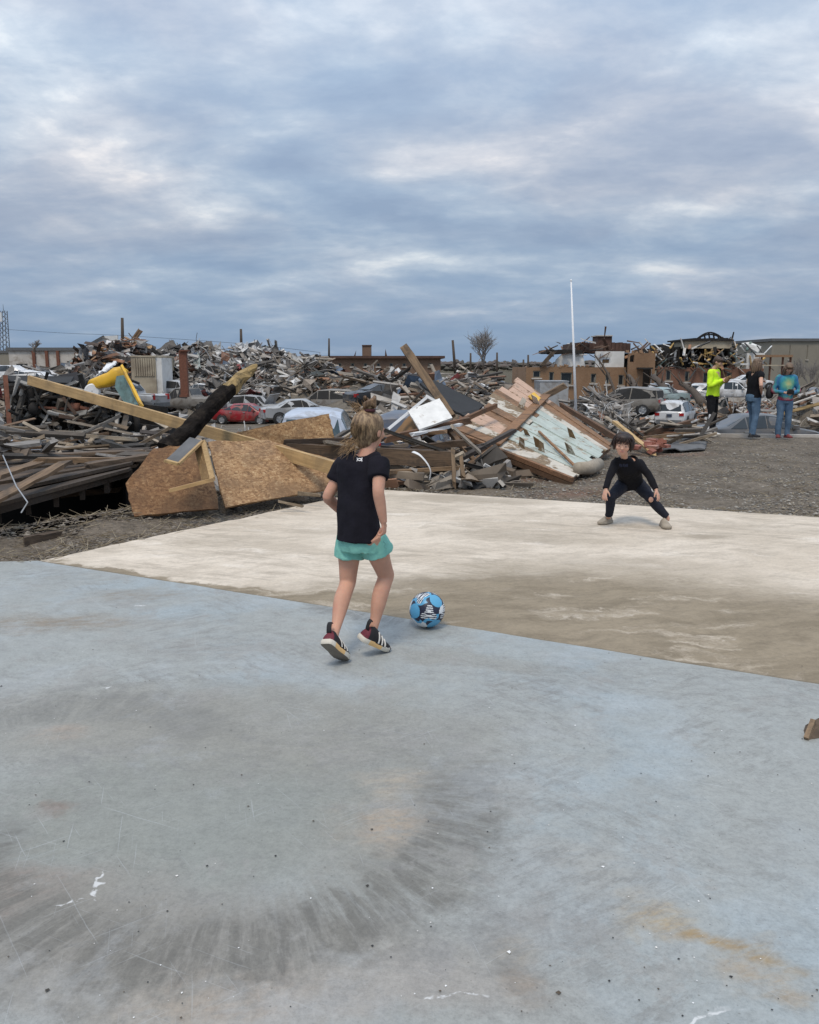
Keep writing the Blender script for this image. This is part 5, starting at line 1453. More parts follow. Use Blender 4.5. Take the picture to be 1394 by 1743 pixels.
field('rubble_field', 'splintered wood heaped behind the mouldy white door', 900, (615, 900), (40, 64), (.6, 2.6), (.06, .28), 90, WOODY, .22, 13, 70, ts=.6)
field('rubble_heap', 'great brown heap of splintered timber and brick at left skyline', 1500, (135, 290), (66, 82), (.5, 2.2), (.1, .45), 330, RED, .35, 1, 60)
field('rubble_heap', 'pale tangle of twisted metal and branches left of centre', 1500, (290, 500), (64, 80), (.5, 2.2), (.06, .3), 420, PALE, .40, 2, 420, ts=.8)
field('rubble_field', 'wide field of splintered wood behind the wrecked cars', 3000, (480, 900), (63, 82), (.5, 2.4), (.06, .3), 420, WOODY, .22, 3, 160, ts=.7)
field('rubble_field', 'mixed rubble at left between block building and overturned truck', 1500, (-60, 320), (26, 66), (.5, 2.2), (.06, .3), 320, WOODY + PALE, .25, 4, 120, ts=.6)
field('rubble_field', 'grey splintered litter around the crushed red sedan', 1300, (220, 680), (22, 46), (.4, 1.7), (.04, .2), 90, WOODY + PALE, .15, 5, 120, ts=.5)
field('rubble_field', 'splintered wood and branches between fallen wall and brick building', 1300, (720, 1080), (22, 60), (.5, 2.2), (.04, .2), 90, WOODY, .18, 6, 160, ts=.5)
field('branch_tangle', 'grey tangle of uprooted branches beside the white pole', 320, (985, 1058), (37, 47), (.4, 1.8), (.04, .14), 14, [(.17, .155, .14), (.24, .22, .20), (.11, .10, .09)], .30, 7, 380, ts=.5)
field('rubble_field', 'rubble strewn before the brick building at right', 800, (1060, 1420), (56, 84), (.5, 2.4), (.05, .25), 60, WOODY + RED, .15, 8, 70)
field('rubble_heap', 'grey litter and boards piled at the right edge', 420, (1300, 1440), (24, 40), (.4, 2.0), (.04, .18), 24, WOODY, .22, 9, 60, ts=.45)
field('litter', 'metal scraps and torn sheeting below the overturned truck', 900, (-30, 330), (12.5, 22), (.2, 1.1), (.03, .14), 200, WOODY + PALE, .30, 10, 110, (.2, .7), .22)
field('litter', 'sticks and wires littering the ground round the timber pile', 420, (560, 860), (10.9, 15), (.15, .8), (.02, .08), 30, WOODY, .08, 12, 130, (.1, .4), .18)

def pebbles(name, label, n, fn, size, pal, seed, flat=.6):
    rnd = random.Random(seed); mb = MB()
    for i in range(n):
        x, y, z = fn(rnd); s = rnd.uniform(*size) * (1 if rnd.random() < .9 else 1.8)
        vs = [Vector((x, y, z)) + Vector((dx_ * s * rnd.uniform(.7, 1.3), dy_ * s * rnd.uniform(.7, 1.3), dz_ * s * flat)) for dx_, dy_, dz_ in ((1, 0, .2), (.2, 1, .1), (-1, .2, .2), (-.1, -1, .15), (.1, .1, .9), (0, 0, -.4))]
        mb.add(vs, [(0, 1, 4), (1, 2, 4), (2, 3, 4), (3, 0, 4), (1, 0, 5), (2, 1, 5), (3, 2, 5), (0, 3, 5)], rnd.choice(pal))
    return tag(mb.build(name, 'stone'), label, kind='stuff')
def on_gravel(rnd):
    while True:
        p = G(rnd.uniform(640, 1420), rnd.uniform(748, 885))
        if p.y > 10.60 - .405 * (p.x + .44) + .05: return p.x, p.y, tz(p.x, p.y) + .004
GP = [(.22, .205, .18), (.15, .14, .125), (.30, .28, .25), (.10, .095, .085), (.26, .22, .16)]
pebbles('gravel', 'loose grey gravel behind the slab at right', 13000, on_gravel, (.005, .017), GP, 1)
def on_bank(rnd):
    while True:
        p = G(rnd.uniform(-40, 660), rnd.uniform(832, 965))
        e = 6.63 + 1.504 * (p.x + 3.08)
        if p.x < -3.08: e = 6.5
        if p.y > e + .03 and p.y < np.interp(p.x, EDGE_X, EDGE_Y) + .4: return p.x, p.y, tz(p.x, p.y) + .004
pebbles('spoil', 'clods and stones on the spoil bank beside the slab', 6000, on_bank, (.004, .022), [(.16, .135, .11), (.11, .095, .08), (.20, .175, .145), (.13, .11, .09), (.07, .06, .05)], 2)
def on_slab(rnd):
    p = G(rnd.uniform(0, 1394), 960 + 780 * rnd.random() ** .8); return p.x, p.y, .009
pebbles('grit', 'dark grit scattered on the painted slab', 150, on_slab, (.0012, .0042), [(.05, .045, .04), (.03, .03, .03), (.09, .07, .05)], 3)
pebbles('paint_chips', 'tiny white chips scattered on the painted slab', 110, on_slab, (.001, .0036), [(.75, .75, .74), (.6, .58, .55)], 4, .15)
def twigs():
    rnd = random.Random(5); mb = MB()
    for i in range(2300):
        fn = on_bank if i % 2 else on_gravel
        x, y, z = fn(rnd); L = rnd.uniform(.05, .22); an = rnd.uniform(0, 6.3)
        d_ = Vector((math.cos(an), math.sin(an), rnd.uniform(-.1, .35)))
        mb.tube([Vector((x, y, z + .005)), Vector((x, y, z + .008)) + d_ * L], [.0035, .002], 3, col=rnd.choice([(.24, .19, .12), (.14, .11, .08), (.32, .27, .19)]), cap=False)
    tag(mb.build('straw', 'stone'), 'straw and twigs littering the ground round the slab', kind='stuff')
twigs()

# ------------------------------------------------------------------ people
def hand(mb, wrist, d_, nrm_, s=1.0, curl=.35, thumb=1, spread=.06):
    """palm, four bent fingers and a thumb; d_ points to the fingertips, nrm_ out of the palm"""
    d_ = Vector(d_).normalized(); nrm_ = (Vector(nrm_) - d_ * Vector(nrm_).dot(d_)).normalized(); lat = d_.cross(nrm_) * thumb
    w0 = Vector(wrist)
    mb.tube([w0 - d_ * .012 * s, w0 + d_ * .03 * s, w0 + d_ * .075 * s], [(.021 * s, .016 * s), (.032 * s, .014 * s), (.034 * s, .011 * s)], 12, side=lat, sub=2)
    for k, (ln, off) in enumerate(((.90, 1.5), (1.0, .5), (.94, -.5), (.76, -1.5))):
        p = w0 + d_ * .070 * s + lat * off * .0175 * s
        dd = (d_ + lat * off * spread).normalized(); pts = [p]; a = curl * .6
        for seg in (.036, .026, .021):
            v = dd * math.cos(a) + nrm_ * math.sin(a); p = p + v * seg * s * ln; pts.append(p); a += curl
        mb.tube(pts, [.0092 * s, .0088 * s, .0080 * s, .0062 * s], 8, sub=2)
    p = w0 + d_ * .018 * s + lat * .022 * s
    t1 = (d_ * .62 + lat * .70 + nrm_ * .30).normalized(); t2 = (d_ * .85 + lat * .25 + nrm_ * .45).normalized()
    mb.tube([p, p + t1 * .036 * s, p + t1 * .036 * s + t2 * .028 * s, p + t1 * .036 * s + t2 * .050 * s], [.0135 * s, .0108 * s, .0096 * s, .0070 * s], 8, sub=2)
def frame_m(f, u=(0, 0, 1)):
    """columns: right, forward, up"""
    f = Vector(f).normalized(); u = Vector(u); r = f.cross(u).normalized(); u = r.cross(f)
    return Matrix((r, f, u)).transposed()
def head(mb, c, M, s):
    """s: head height; skull, jaw, cheeks, nose, ears"""
    c = Vector(c)
    E = lambda p, r_: mb.ell(c + M @ (Vector(p) * s), [q * s for q in r_], M, 18, 12)
    E((0, -.05, .12), (.355, .43, .38)); E((0, .05, .0), (.325, .36, .36)); E((0, .13, -.24), (.235, .25, .22)); E((0, .24, -.36), (.115, .115, .10))
    for sd in (-1, 1):
        E((sd * .17, .25, -.10), (.13, .12, .12)); E((sd * .36, -.03, -.05), (.035, .09, .13)); E((sd * .14, .32, .075), (.11, .06, .045))
    E((0, .375, -.02), (.042, .055, .12)); E((0, .425, -.10), (.060, .06, .05)); E((0, .36, -.23), (.10, .045, .045))
def face(parent, c, M, s, smile=.0, brow='hair_dark'):
    c = Vector(c); P = lambda p: c + M @ (Vector(p) * s)
    for sd in (-1, 1):
        mb = MB(); mb.ell(P((sd * .145, .360, .005)), (.048 * s, .020 * s, .021 * s), M, 12, 8); e = mb.build('eye', 'eye_white', parent, True)
        mb = MB(); mb.ell(P((sd * .145, .376, .003)), (.033 * s, .012 * s, .022 * s), M, 10, 6); mb.build('iris', 'eye_dark', e, True)
        mb = MB(); mb.tube([P((sd * .07, .385, .10)), P((sd * .15, .390, .125)), P((sd * .235, .34, .10))], [.010 * s, .016 * s, .008 * s], 6, sub=2); mb.build('eyebrow', brow, parent, True)
    mb = MB(); mb.tube([P((-.11, .365, -.225 + smile)), P((-.05, .405, -.235)), P((.05, .405, -.235)), P((.11, .365, -.225 + smile))], [(.012 * s, .008 * s), (.024 * s, .016 * s), (.024 * s, .016 * s), (.012 * s, .008 * s)], 8, side=(0, 0, 1), sub=2); mb.build('mouth', 'lips', parent, True)
def shoe(parent, toe, heel, up, L, w_, up_mat, sole_mat, name='shoe', fancy=False, ankle_h=.42):
    """toe and heel: sole contact points; up: away from the sole"""
    toe, heel = Vector(toe), Vector(heel)
    x = (toe - heel).normalized(); u = Vector(up); z = (u - x * u.dot(x)).normalized(); y = z.cross(x)
    M = Matrix((x, y, z)).transposed(); mid = toe - x * L
    T = lambda p: mid + M @ (Vector(p) * L)
    wv = w_ / L
    prof = [(0.0, .55, 0), (.05, .80, 0), (.2, .86, -.0), (.4, .82, .01), (.6, .98, .02), (.75, 1.02, .02), (.9, .80, .015), (.97, .52, .01), (1.0, .25, .01)]
    # sole
    def outline(z0, grow):
        return [[T((px * 1.0 + (grow * .02 if px > .5 else -grow * .02), sgn * hw * wv * .5 * (1 + grow * .08) + sk, z0 + (.05 * max(0, px - .75) ** 1.2 * 2)) ) for (px, hw, sk) in prof] for sgn in (1, -1)]
    mb = MB(); layers = []
    for z0, g in ((.0, .2), (.03, 1.0), (.10, 1.0), (.125, .3)):
        a, b_ = outline(z0, g); layers.append(a + b_[::-1])
    n = len(layers[0]); vs = [p for l_ in layers for p in l_]; fs, mi = [], []
    for i in range(3):
        for j in range(n): fs.append((i * n + j, i * n + (j + 1) % n, (i + 1) * n + (j + 1) % n, (i + 1) * n + j))
    up_ = MB()
    # upper: sections across the foot
    secs = []
    tops = [(.03, .30), (.10, .40), (.22, .44), (.36, .40), (.50, .33), (.65, .26), (.80, .205), (.92, .165), (.985, .12)]
    for px, h in tops:
        hw = np.interp(px, [p[0] for p in prof], [p[1] for p in prof]) * wv * .5 * .98
        lift = .05 * max(0, px - .75) ** 1.2 * 2
        ring = []
        for k in range(11):
            a = math.pi * k / 10
            pinch = 1 - .38 * max(0, math.sin(a)) ** 2 * (px < .45)
            ring.append(T((px, math.cos(a) * hw * pinch if abs(math.cos(a)) > 1e-6 else 0, .105 + lift + (h - .105) * math.sin(a) ** .75)))
        secs.append(ring)
    vs2 = [p for r_ in secs for p in r_]; m = 11; fs2 = []
    for i in range(len(secs) - 1):
        for j in range(m - 1): fs2.append((i * m + j, (i + 1) * m + j, (i + 1) * m + j + 1, i * m + j + 1))
    fs2 += [tuple(range(m)), tuple((len(secs) - 1) * m + j for j in reversed(range(m)))]
    up_.add(vs2, fs2)
    if fancy:
        for i_, f in enumerate(up_.f):
            c_ = sum((Vector(up_.v[k]) for k in f), Vector()) / len(f)
            t_ = (c_ - mid).dot(x) / L
            up_.m[i_] = 1 if t_ < .15 else (2 if t_ > .86 else 0)
    sh = up_.build(name, [up_mat, 'shoe_red', 'shoe_navy'] if fancy else up_mat, parent, True)
    mb.add(vs, fs)
    mb.m = [0] * len(mb.f)
    if fancy:
        for i_, f in enumerate(mb.f):
            c_ = sum((Vector(mb.v[k]) for k in f), Vector()) / len(f); t_ = (c_ - mid).dot(x) / L
            if .22 < t_ < .55: mb.m[i_] = 1
            if t_ > .9: mb.m[i_] = 3
    mb.f.append(list(range(n))[::-1]); mb.m.append(2); mb.c.append((1, 1, 1))
    mb.f.append([3 * n + j for j in range(n)]); mb.m.append(0); mb.c.append((1, 1, 1))
    mb.build('sole', [sole_mat, 'sole_orange', 'sole_under', 'shoe_navy'] if fancy else [sole_mat, sole_mat, 'sole_under'], sh, True).modifiers.new('e', 'EDGE_SPLIT').split_angle = R(40)
    if fancy:
        for sgn in (1, -1):
            for k in range(3):
                st = MB(); px = .46 + .11 * k
                pts = []
                for q in np.linspace(0.02, .72, 6):
                    a = q * math.pi / 2
                    pp = px - .10 * q
                    hw = np.interp(pp, [p[0] for p in prof], [p[1] for p in prof]) * wv * .5 * .98
                    h = np.interp(pp, [p[0] for p in tops], [p[1] for p in tops])
                    pinch = 1 - .38 * math.sin(a) ** 2 * (pp < .45)
                    pts.append(T((pp, sgn * (math.cos(a) * hw * pinch + .010), .11 + (h - .105) * math.sin(a) ** .75)))
                st.tube(pts, [(.026 * L, .006 * L)] * 6, 6, side=x); st.build('stripe', 'stripe_white', sh)
        tb = MB(); tb.tube([T((.04, 0, .30)), T((-.015, 0, .45)), T((-.01, 0, .55)), T((.03, 0, .54))], [(.07 * L, .018 * L)] * 4, 8, side=y, sub=2); tb.build('heel_tab', 'shoe_black', sh, True)
    return sh
def rings(mb, secs, side, n=24, sub=3, power=2.3):
    mb.tube([s[0] for s in secs], [s[1] for s in secs], n, side=side, sub=sub, power=power)

# ---- the running child (back view)
def runner():
    root = thing('person', 'child with blonde top knot in black tee and mint shorts running to the ball', 'person', G(600, 1122))
    Rt = Vector((.90, -.44, 0)); Fw = Vector((.44, .90, 0))
    neck = W(624, 775, 4.46); hc = W(629, 733, 4.50)
    Ls, Rs = W(584, 796, 4.56), W(646, 794, 4.36)
    Le, Lw = W(558, 846, 4.52), W(583, 874, 4.68)
    Re, Rw = W(644, 838, 4.27), W(653, 890, 4.27)
    Lh, Rh = W(596, 912, 4.50), W(632, 912, 4.40)
    Lk, Rk = W(592, 990, 4.50), W(657, 979, 4.50)
    La, Ra = W(569, 1078, 4.24), W(634, 1074, 4.38)
    chest, waist, hip = W(613, 815, 4.46), W(610, 868, 4.44), W(615, 915, 4.44)
    b = MB()
    M = frame_m((.62, .76, -.10))
    head(b, hc, M, .205)
    b.tube([W(623, 780, 4.46), W(626, 764, 4.47), W(629, 748, 4.49)], [.052, .042, .046], 14, sub=2)
    rings(b, [(neck + Vector((0, 0, -.02)), (.075, .055)), (chest, (.112, .078)), (waist, (.098, .072)), (hip, (.112, .088)), (hip + Vector((0, 0, -.07)), (.10, .08))], Rt)
    for s_, e_, w_ in ((Ls, Le, Lw), (Rs, Re, Rw)):
        u = (e_ - s_); f = (w_ - e_)
        b.tube([s_ - u * .1, s_ + u * .25, s_ + u * .65, e_, e_ + f * .25, e_ + f * .65, w_], [.040, .038, .0345, .0315, .0315, .0265, .0195], 14, sub=3)
    hand(b, Rw, (.05, .06, -1), (-.9, .45, 0), .74, 1.3, 1)
    hand(b, Lw, (.45, .75, .15), (.8, -.3, 0), .78, .8, -1)
    for h_, k_, a_, bend in ((Lh, Lk, La, 1), (Rh, Rk, Ra, 1)):
        t, s_ = k_ - h_, a_ - k_
        back = -Fw
        b.tube([h_ - t * .05, h_ + t * .3, h_ + t * .7, k_ - t * .06], [.073, .068, .055, .049], 16, sub=3)
        b.tube([k_ - t * .12, k_, k_ + s_ * .12, k_ + s_ * .30 + back * .013, k_ + s_ * .50 + back * .010, k_ + s_ * .78, a_ - s_ * .04, a_ + s_ * .10], [.0485, .0475, .0450, .0465, .0430, .0310, .0265, .027], 16, sub=3)
    skin('body', b, 'skin', root, .0055, 5)
    # tee
    t = MB(); dn = Vector((0, 0, -1))
    rings(t, [(neck + Vector((0, 0, .005)), (.060, .050)), (neck + Vector((0, 0, -.025)), (.100, .062)), (W(613, 796, 4.46), (.132, .080)), (chest + Vector((0, 0, -.02)), (.130, .088)), (W(610, 850, 4.45), (.120, .086)), (W(609, 885, 4.44), (.120, .096)), (W(610, 918, 4.44), (.130, .108))], Rt, 28)
    for s_, e_ in ((Ls, Le), (Rs, Re)):
        u = e_ - s_
        t.tube([s_ - u * .22 + Vector((0, 0, .004)), s_ + u * .02, s_ + u * .30, s_ + u * .46], [.050, .056, .055, .054], 16, sub=3)
    tee = skin('shirt', t, 'tee_black', root, .0055, 4, fold=(.013, 7))
    # emblem under the collar: two interlocked arcs
    ec = W(610, 786, 4.30)
    for sd in (-1, 1):
        mb = MB(); pts = [ec + Rt * (.015 * math.cos(a)) + Vector((0, 0, sd * (.010 - .016 * math.sin(a)) * .9)) for a in np.linspace(0, math.pi, 9)]
        mb.tube([p - Vector((0, 0, 0)) for p in pts], [(.0024, .0014)] * 9, 6)
        o = mb.build('emblem', 'print_white', tee)
        sw = o.modifiers.new('fit', 'SHRINKWRAP'); sw.target = tee; sw.wrap_method = 'PROJECT'; sw.use_negative_direction = True; sw.use_positive_direction = True; sw.use_project_y = True; sw.wrap_mode = 'ABOVE_SURFACE'; sw.offset = .0015
    # shorts
    s = MB()
    rings(s, [(hip + Vector((0, 0, .03)), (.112, .088)), (hip + Vector((0, 0, -.03)), (.119, .098)), (hip + Vector((0, 0, -.075)), (.116, .092))], Rt, 24)
    for h_, k_, e in ((Lh, Lk, .46), (Rh, Rk, .40)):
        t_ = k_ - h_
        s.tube([h_ - t_ * .02, h_ + t_ * .25, h_ + t_ * e], [.070, .081, .089], 20, sub=3)
    so = skin('shorts', s, 'shorts_mint', root, .0055, 3, fold=(.012, 11))
    mb = MB(); q = W(655, 925, 4.31); mb.tube([q + Vector((-.008, 0, .012)), q + Vector((.006, -.004, .0)), q + Vector((-.002, -.002, -.016)), q + Vector((.012, 0, -.030))], [.004, .006, .005, .003], 6, sub=2); mb.build('drawstring', 'shorts_mint', so, True)
    # shoes
    shoe(root, G(589, 1126, .004), W(550, 1093, 4.12), (Lk - La).normalized() + Vector((.30, .55, .15)), .225, .085, 'shoe_black', 'sole_white', fancy=True)
    shoe(root, W(659, 1108, 4.44), W(606, 1086, 4.30), Vector((.30, -.05, 1)), .225, .085, 'shoe_black', 'sole_white', fancy=True)
    # hair: cap, knot, tie and loose strands
    h = MB(); P = lambda p: hc + M @ (Vector(p) * .205)
    h.ell(P((0, -.09, .15)), (.083, .098, .086), M, 20, 14); h.ell(P((0, -.20, -.02)), (.074, .068, .078), M, 18, 12); h.ell(P((.0, -.02, .26)), (.072, .080, .055), M, 18, 12)
    h.ell(P((0, -.22, -.24)), (.055, .040, .055), M, 14, 10)
    kn = W(629.5, 689, 4.46)
    h.tube([P((0, -.20, .40)), kn.lerp(P((0, -.20, .40)), .45), kn], [.034, .022, .026], 12, sub=2)
    cap_o = skin('hair', h, 'hair_blonde', root, .005, 3)
    k = MB()
    for i in range(7):
        a = i * .9; k.tube([kn + Vector((.026 * math.cos(a + t_), .024 * math.sin(a + t_), .018 * math.sin(2 * t_ + i) + .005 * i - .008)) for t_ in np.linspace(0, 4.2, 10)], [.0115] * 10, 7, col=(.62, .55, .5))
    k.build('hair_knot', 'hair_blonde', cap_o, True)
    tt = MB(); tt.tube([kn + Vector((.024 * math.cos(a), .024 * math.sin(a), -.030)) for a in np.linspace(0, 2 * math.pi, 14)], [.0085] * 14, 7); tt.build('hair_tie', 'tie_maroon', cap_o, True)
    rnd = random.Random(4); st = MB(); tiep = kn + Vector((0, 0, -.028))
    for i in range(520):
        th = rnd.uniform(-math.pi, math.pi); zz = rnd.uniform(-.40, .15) if abs(th) < 2.2 else rnd.uniform(.15, .25)
        p0 = Vector((math.sin(th), -math.cos(th), 0))
        pts = []
        for f in np.linspace(0, 1, 7):
            z_ = zz + (.46 - zz) * f; rr = math.sqrt(max(0.02, 1 - ((z_ - .08) / .50) ** 2))
            q = Vector((p0.x * .40 * rr * (1 - .25 * f), -.12 + p0.y * .475 * rr * (1 - .2 * f), z_))
            pts.append(P(q) + Vector((rnd.gauss(0, .0012), rnd.gauss(0, .0012), 0)))
        pts[-1] = tiep + Vector((p0.x * .012, p0.y * .012, 0))
        g = rnd.uniform(.35, 1.40)
        st.tube(pts, [.0010] + [.0015] * 5 + [.0010], 3, col=(g, g, g * .95), cap=False)
    for i in range(130):      # wisps blown to the left at the nape and round the knot
        if i < 80: p = P((rnd.uniform(-.38, .05), -.38 + rnd.uniform(-.05, .05), rnd.uniform(-.50, -.12))); dv = Vector((rnd.uniform(-.085, -.02), rnd.uniform(-.06, 0), rnd.uniform(-.07, .0)))
        else: p = P((rnd.uniform(-.25, .1), -.25, .40)); dv = Vector((rnd.uniform(-.07, -.01), 0, rnd.uniform(.01, .09)))
        pts = [p, p + dv * .45 + Vector((-.006, 0, -.006 if i < 80 else .022)), p + dv + Vector((rnd.uniform(-.01, .01), 0, rnd.uniform(-.02, .01)))]
        st.tube(pts, [.0012, .0011, .0006], 3, col=(1.25, 1.2, 1.1), sub=3, cap=False)
    st.build('hair_strands', 'hair_blonde', cap_o, True)
runner()

# ---- the ball
def ball():
    c = G(727, 1071); r_ = .110
    c = Vector((c.x, c.y + .03, r_ + .006))
    import bmesh
    bm = bmesh.new(); bmesh.ops.create_icosphere(bm, subdivisions=6, radius=r_)
    bm.verts.ensure_lookup_table()
    rot = np.array(Matrix.Rotation(R(-12), 3, 'Z') @ Matrix.Rotation(R(28), 3, 'X') @ Matrix.Rotation(R(38), 3, 'Y') @ Matrix.Rotation(R(40), 3, 'Z'))
    O6 = np.array([(1, 0, 0), (-1, 0, 0), (0, 1, 0), (0, -1, 0), (0, 0, 1), (0, 0, -1)], float) @ rot.T
    C8 = np.array([(a, b_, c_) for a in (-1, 1) for b_ in (-1, 1) for c_ in (-1, 1)], float) @ rot.T / 3 ** .5
    for f in bm.faces:
        p = np.array(f.calc_center_median()); p /= np.linalg.norm(p)
        d6 = O6 @ p; k6 = int(np.argmax(d6)); a6 = math.acos(min(1, d6[k6])); d8 = C8 @ p; k8 = int(np.argmax(d8)); a8 = math.acos(min(1, d8[k8]))
        ax = O6[k6]; e1 = O6[(k6 // 2 * 2 + 2) % 6]; e2 = np.cross(ax, e1); az = math.atan2(float(p @ e2), float(p @ e1))
        cx_ = C8[k8]; g1_ = np.cross(cx_, O6[0]); g1_ /= np.linalg.norm(g1_); g2_ = np.cross(cx_, g1_); bz = math.atan2(float(p @ g2_), float(p @ g1_))
        mi = 0
        if a6 < .42: mi = 1                                                     # sky blue discs
        elif a8 < .17: mi = 2 if abs(float(p @ g1_)) < .055 and k8 % 2 else 0   # white hearts of the stars
        elif a8 < .38 + .14 * math.cos(3 * bz):
            mi = 2 if (k8 % 2 and math.sin(float(p @ g1_) * 55) > 0) else 0     # white star arms, some striped
        elif a6 < .50 + .14 * math.cos(4 * az + 1.0): mi = 2                    # navy wedges
        else: mi = (0, 1, 2)[(k6 + k8) % 3]
        f.material_index = mi; f.smooth = True
    me = bpy.data.meshes.new('soccer_ball'); bm.to_mesh(me); bm.free()
    # stitched seams: slight grooves along the panel borders
    plain('ball_white', (.72, .74, .75), .38, .04, 20); plain('ball_blue', (.10, .37, .60), .38, .05, 20); plain('ball_navy', (.016, .020, .045), .42, .1, 20)
    for m in ('ball_white', 'ball_blue', 'ball_navy'): me.materials.append(MT[m])
    o = bpy.data.objects.new('soccer_ball', me); COL.objects.link(o); o.location = c
    tag(o, 'sky blue white and navy soccer ball on the edge of the painted slab', 'ball')
ball()

# ---- the boy in goal-keeper crouch
def keeper():
    root = thing('person', 'dark haired boy in black crouching with legs wide apart on pale concrete', 'person', G(1078, 890))
    hc = W(1060.5, 757, 7.93); neck = W(1064, 780, 8.10)
    M = frame_m((-.30, -.93, -.12), (.10, 0, 1))
    Sl, Sr = W(1048, 789, 8.10), W(1087, 789, 8.14)
    El, Er = W(1038, 811, 8.0), W(1105, 810, 8.05)
    Wl, Wr = W(1031, 833, 7.92), W(1117, 834, 7.95)
    Hl, Hr = W(1062, 822, 8.40), W(1086, 822, 8.42)
    Kl, Kr = W(1041, 846, 8.12), W(1109, 851, 8.12)
    Al, Ar = W(1036, 878, 8.22), W(1135, 880, 8.12)
    chest, belly, pel = W(1069, 794, 8.16), W(1073, 812, 8.32), W(1074, 822, 8.40)
    b = MB(); side = Vector((1, 0, 0))
    head(b, hc, M, .215)
    b.tube([neck + Vector((-.005, .02, -.03)), neck.lerp(hc, .35) + Vector((-.004, 0, 0)), hc + Vector((0, .03, -.05))], [.038, .037, .040], 12, sub=2)
    rings(b, [(neck + Vector((0, .03, -.05)), (.06, .045)), (chest, (.110, .075)), (belly, (.10, .075)), (pel, (.11, .085))], side)
    for s_, e_, w_ in ((Sl, El, Wl), (Sr, Er, Wr)):
        b.tube([s_.lerp(e_, .12), e_, e_.lerp(w_, .5), w_], [.022, .022, .022, .019], 12, sub=3)
    hand(b, Wl, (-.25, -.35, -1), (.75, .6, .0), .80, .30, 1, .12)
    hand(b, Wr, (.32, -.35, -1), (-.75, .6, .0), .80, .30, -1, .14)
    for h_, k_, a_ in ((Hl, Kl, Al), (Hr, Kr, Ar)):
        b.tube([h_, h_.lerp(k_, .5), k_, k_.lerp(a_, .4), a_, a_ + Vector((0, 0, -.03))], [.048, .040, .030, .028, .026, .026], 12, sub=3)
    body = skin('body', b, 'skin_boy', root, .0055, 4)
    face(body, hc, M, .215, .010)
    t = MB()
    rings(t, [(neck + Vector((0, .005, .012)), (.060, .054)), (neck + Vector((0, .008, -.008)), (.092, .064)), (neck + Vector((0, .01, -.03)), (.118, .072)), (chest, (.135, .092)), (W(1071, 804, 8.26), (.128, .094)), (belly, (.120, .094)), (pel + Vector((0, -.02, -.01)), (.122, .098))], side, 24)
    for s_, e_, w_ in ((Sl, El, Wl), (Sr, Er, Wr)):
        t.tube([s_ + (chest - s_) * .25, s_, s_.lerp(e_, .5), e_, e_.lerp(w_, .5), e_.lerp(w_, .96)], [.052, .052, .044, .038, .034, .030], 14, sub=3)
    top = skin('shirt', t, 'top_black', root, .006, 3, fold=(.010, 9))
    for i in range(5):
        mb = MB(); p = W(1062 + i * 3.0, 795 + (i % 2) * 1.2, 7.9); mb.box(p, (.013, .002, .028), jit=.003); o = mb.build('print', 'print_dark', top)
        sw = o.modifiers.new('fit', 'SHRINKWRAP'); sw.target = top; sw.wrap_method = 'PROJECT'; sw.use_negative_direction = True; sw.use_positive_direction = True; sw.use_project_y = True; sw.wrap_mode = 'ABOVE_SURFACE'; sw.offset = .0015
    s = MB()
    rings(s, [(pel + Vector((0, 0, .05)), (.108, .085)), (pel, (.116, .094)), (pel + Vector((0, -.02, -.05)), (.105, .085))], side, 20)
    for h_, k_, a_ in ((Hl, Kl, Al), (Hr, Kr, Ar)):
        s.tube([h_ + (pel - h_) * .2, h_.lerp(k_, .4), h_.lerp(k_, .85), k_, k_.lerp(a_, .35), k_.lerp(a_, .75), k_.lerp(a_, 1.0)], [.076, .068, .054, .050, .047, .043, .040], 16, sub=3)
    pt = skin('trousers', s, 'pants_navy', root, .006, 3, fold=(.011, 9))
    mb = MB(); kq = W(1108, 850.5, 8.055); mb.ell(kq, (.024, .016, .028)); mb.build('knee_hole', 'skin_boy', pt, True)
    mb = MB(); lq = W(1098.5, 828, 8.285)
    for a in (-.6, 0, .6): mb.ell(lq + Vector((math.sin(a) * .014, -.004, math.cos(a) * .012)), (.008, .010, .014), seg=8, rings=6)
    mb.build('logo', 'print_white', pt, True)
    for k in range(2):
        mb = MB(); mb.tube([W(1107.5 + 1.6 * k, 832, 8.26), W(1110 + 1.6 * k, 840, 8.20)], [(.004, .004)] * 2, 5); mb.build('stripe', 'print_white', pt)
    shoe(root, G(1020, 893, .004) + Vector((0, 0, .0)), G(1043, 887.5, .004), Vector((0, 0, 1)), .205, .088, 'khaki', 'khaki')
    tq = G(1136, 901, .004)
    shoe(root, tq, tq + Vector((.015, .20, 0)), Vector((0, 0, 1)), .20, .092, 'khaki', 'khaki')
    # bowl cut
    h = MB(); P = lambda p: hc + M @ (Vector(p) * .215)
    h.ell(P((0, -.11, .21)), (.088, .098, .078), M, 20, 14); h.ell(P((0, -.22, -.06)), (.080, .060, .085), M, 18, 12); h.ell(P((0, .17, .36)), (.070, .056, .036), M, 16, 10)
    for sd in (-1, 1): h.ell(P((sd * .37, -.02, .04)), (.020, .060, .070), M, 12, 10)
    ho = skin('hair', h, 'hair_dark', root, .005, 2)
    rnd = random.Random(2); st = MB()
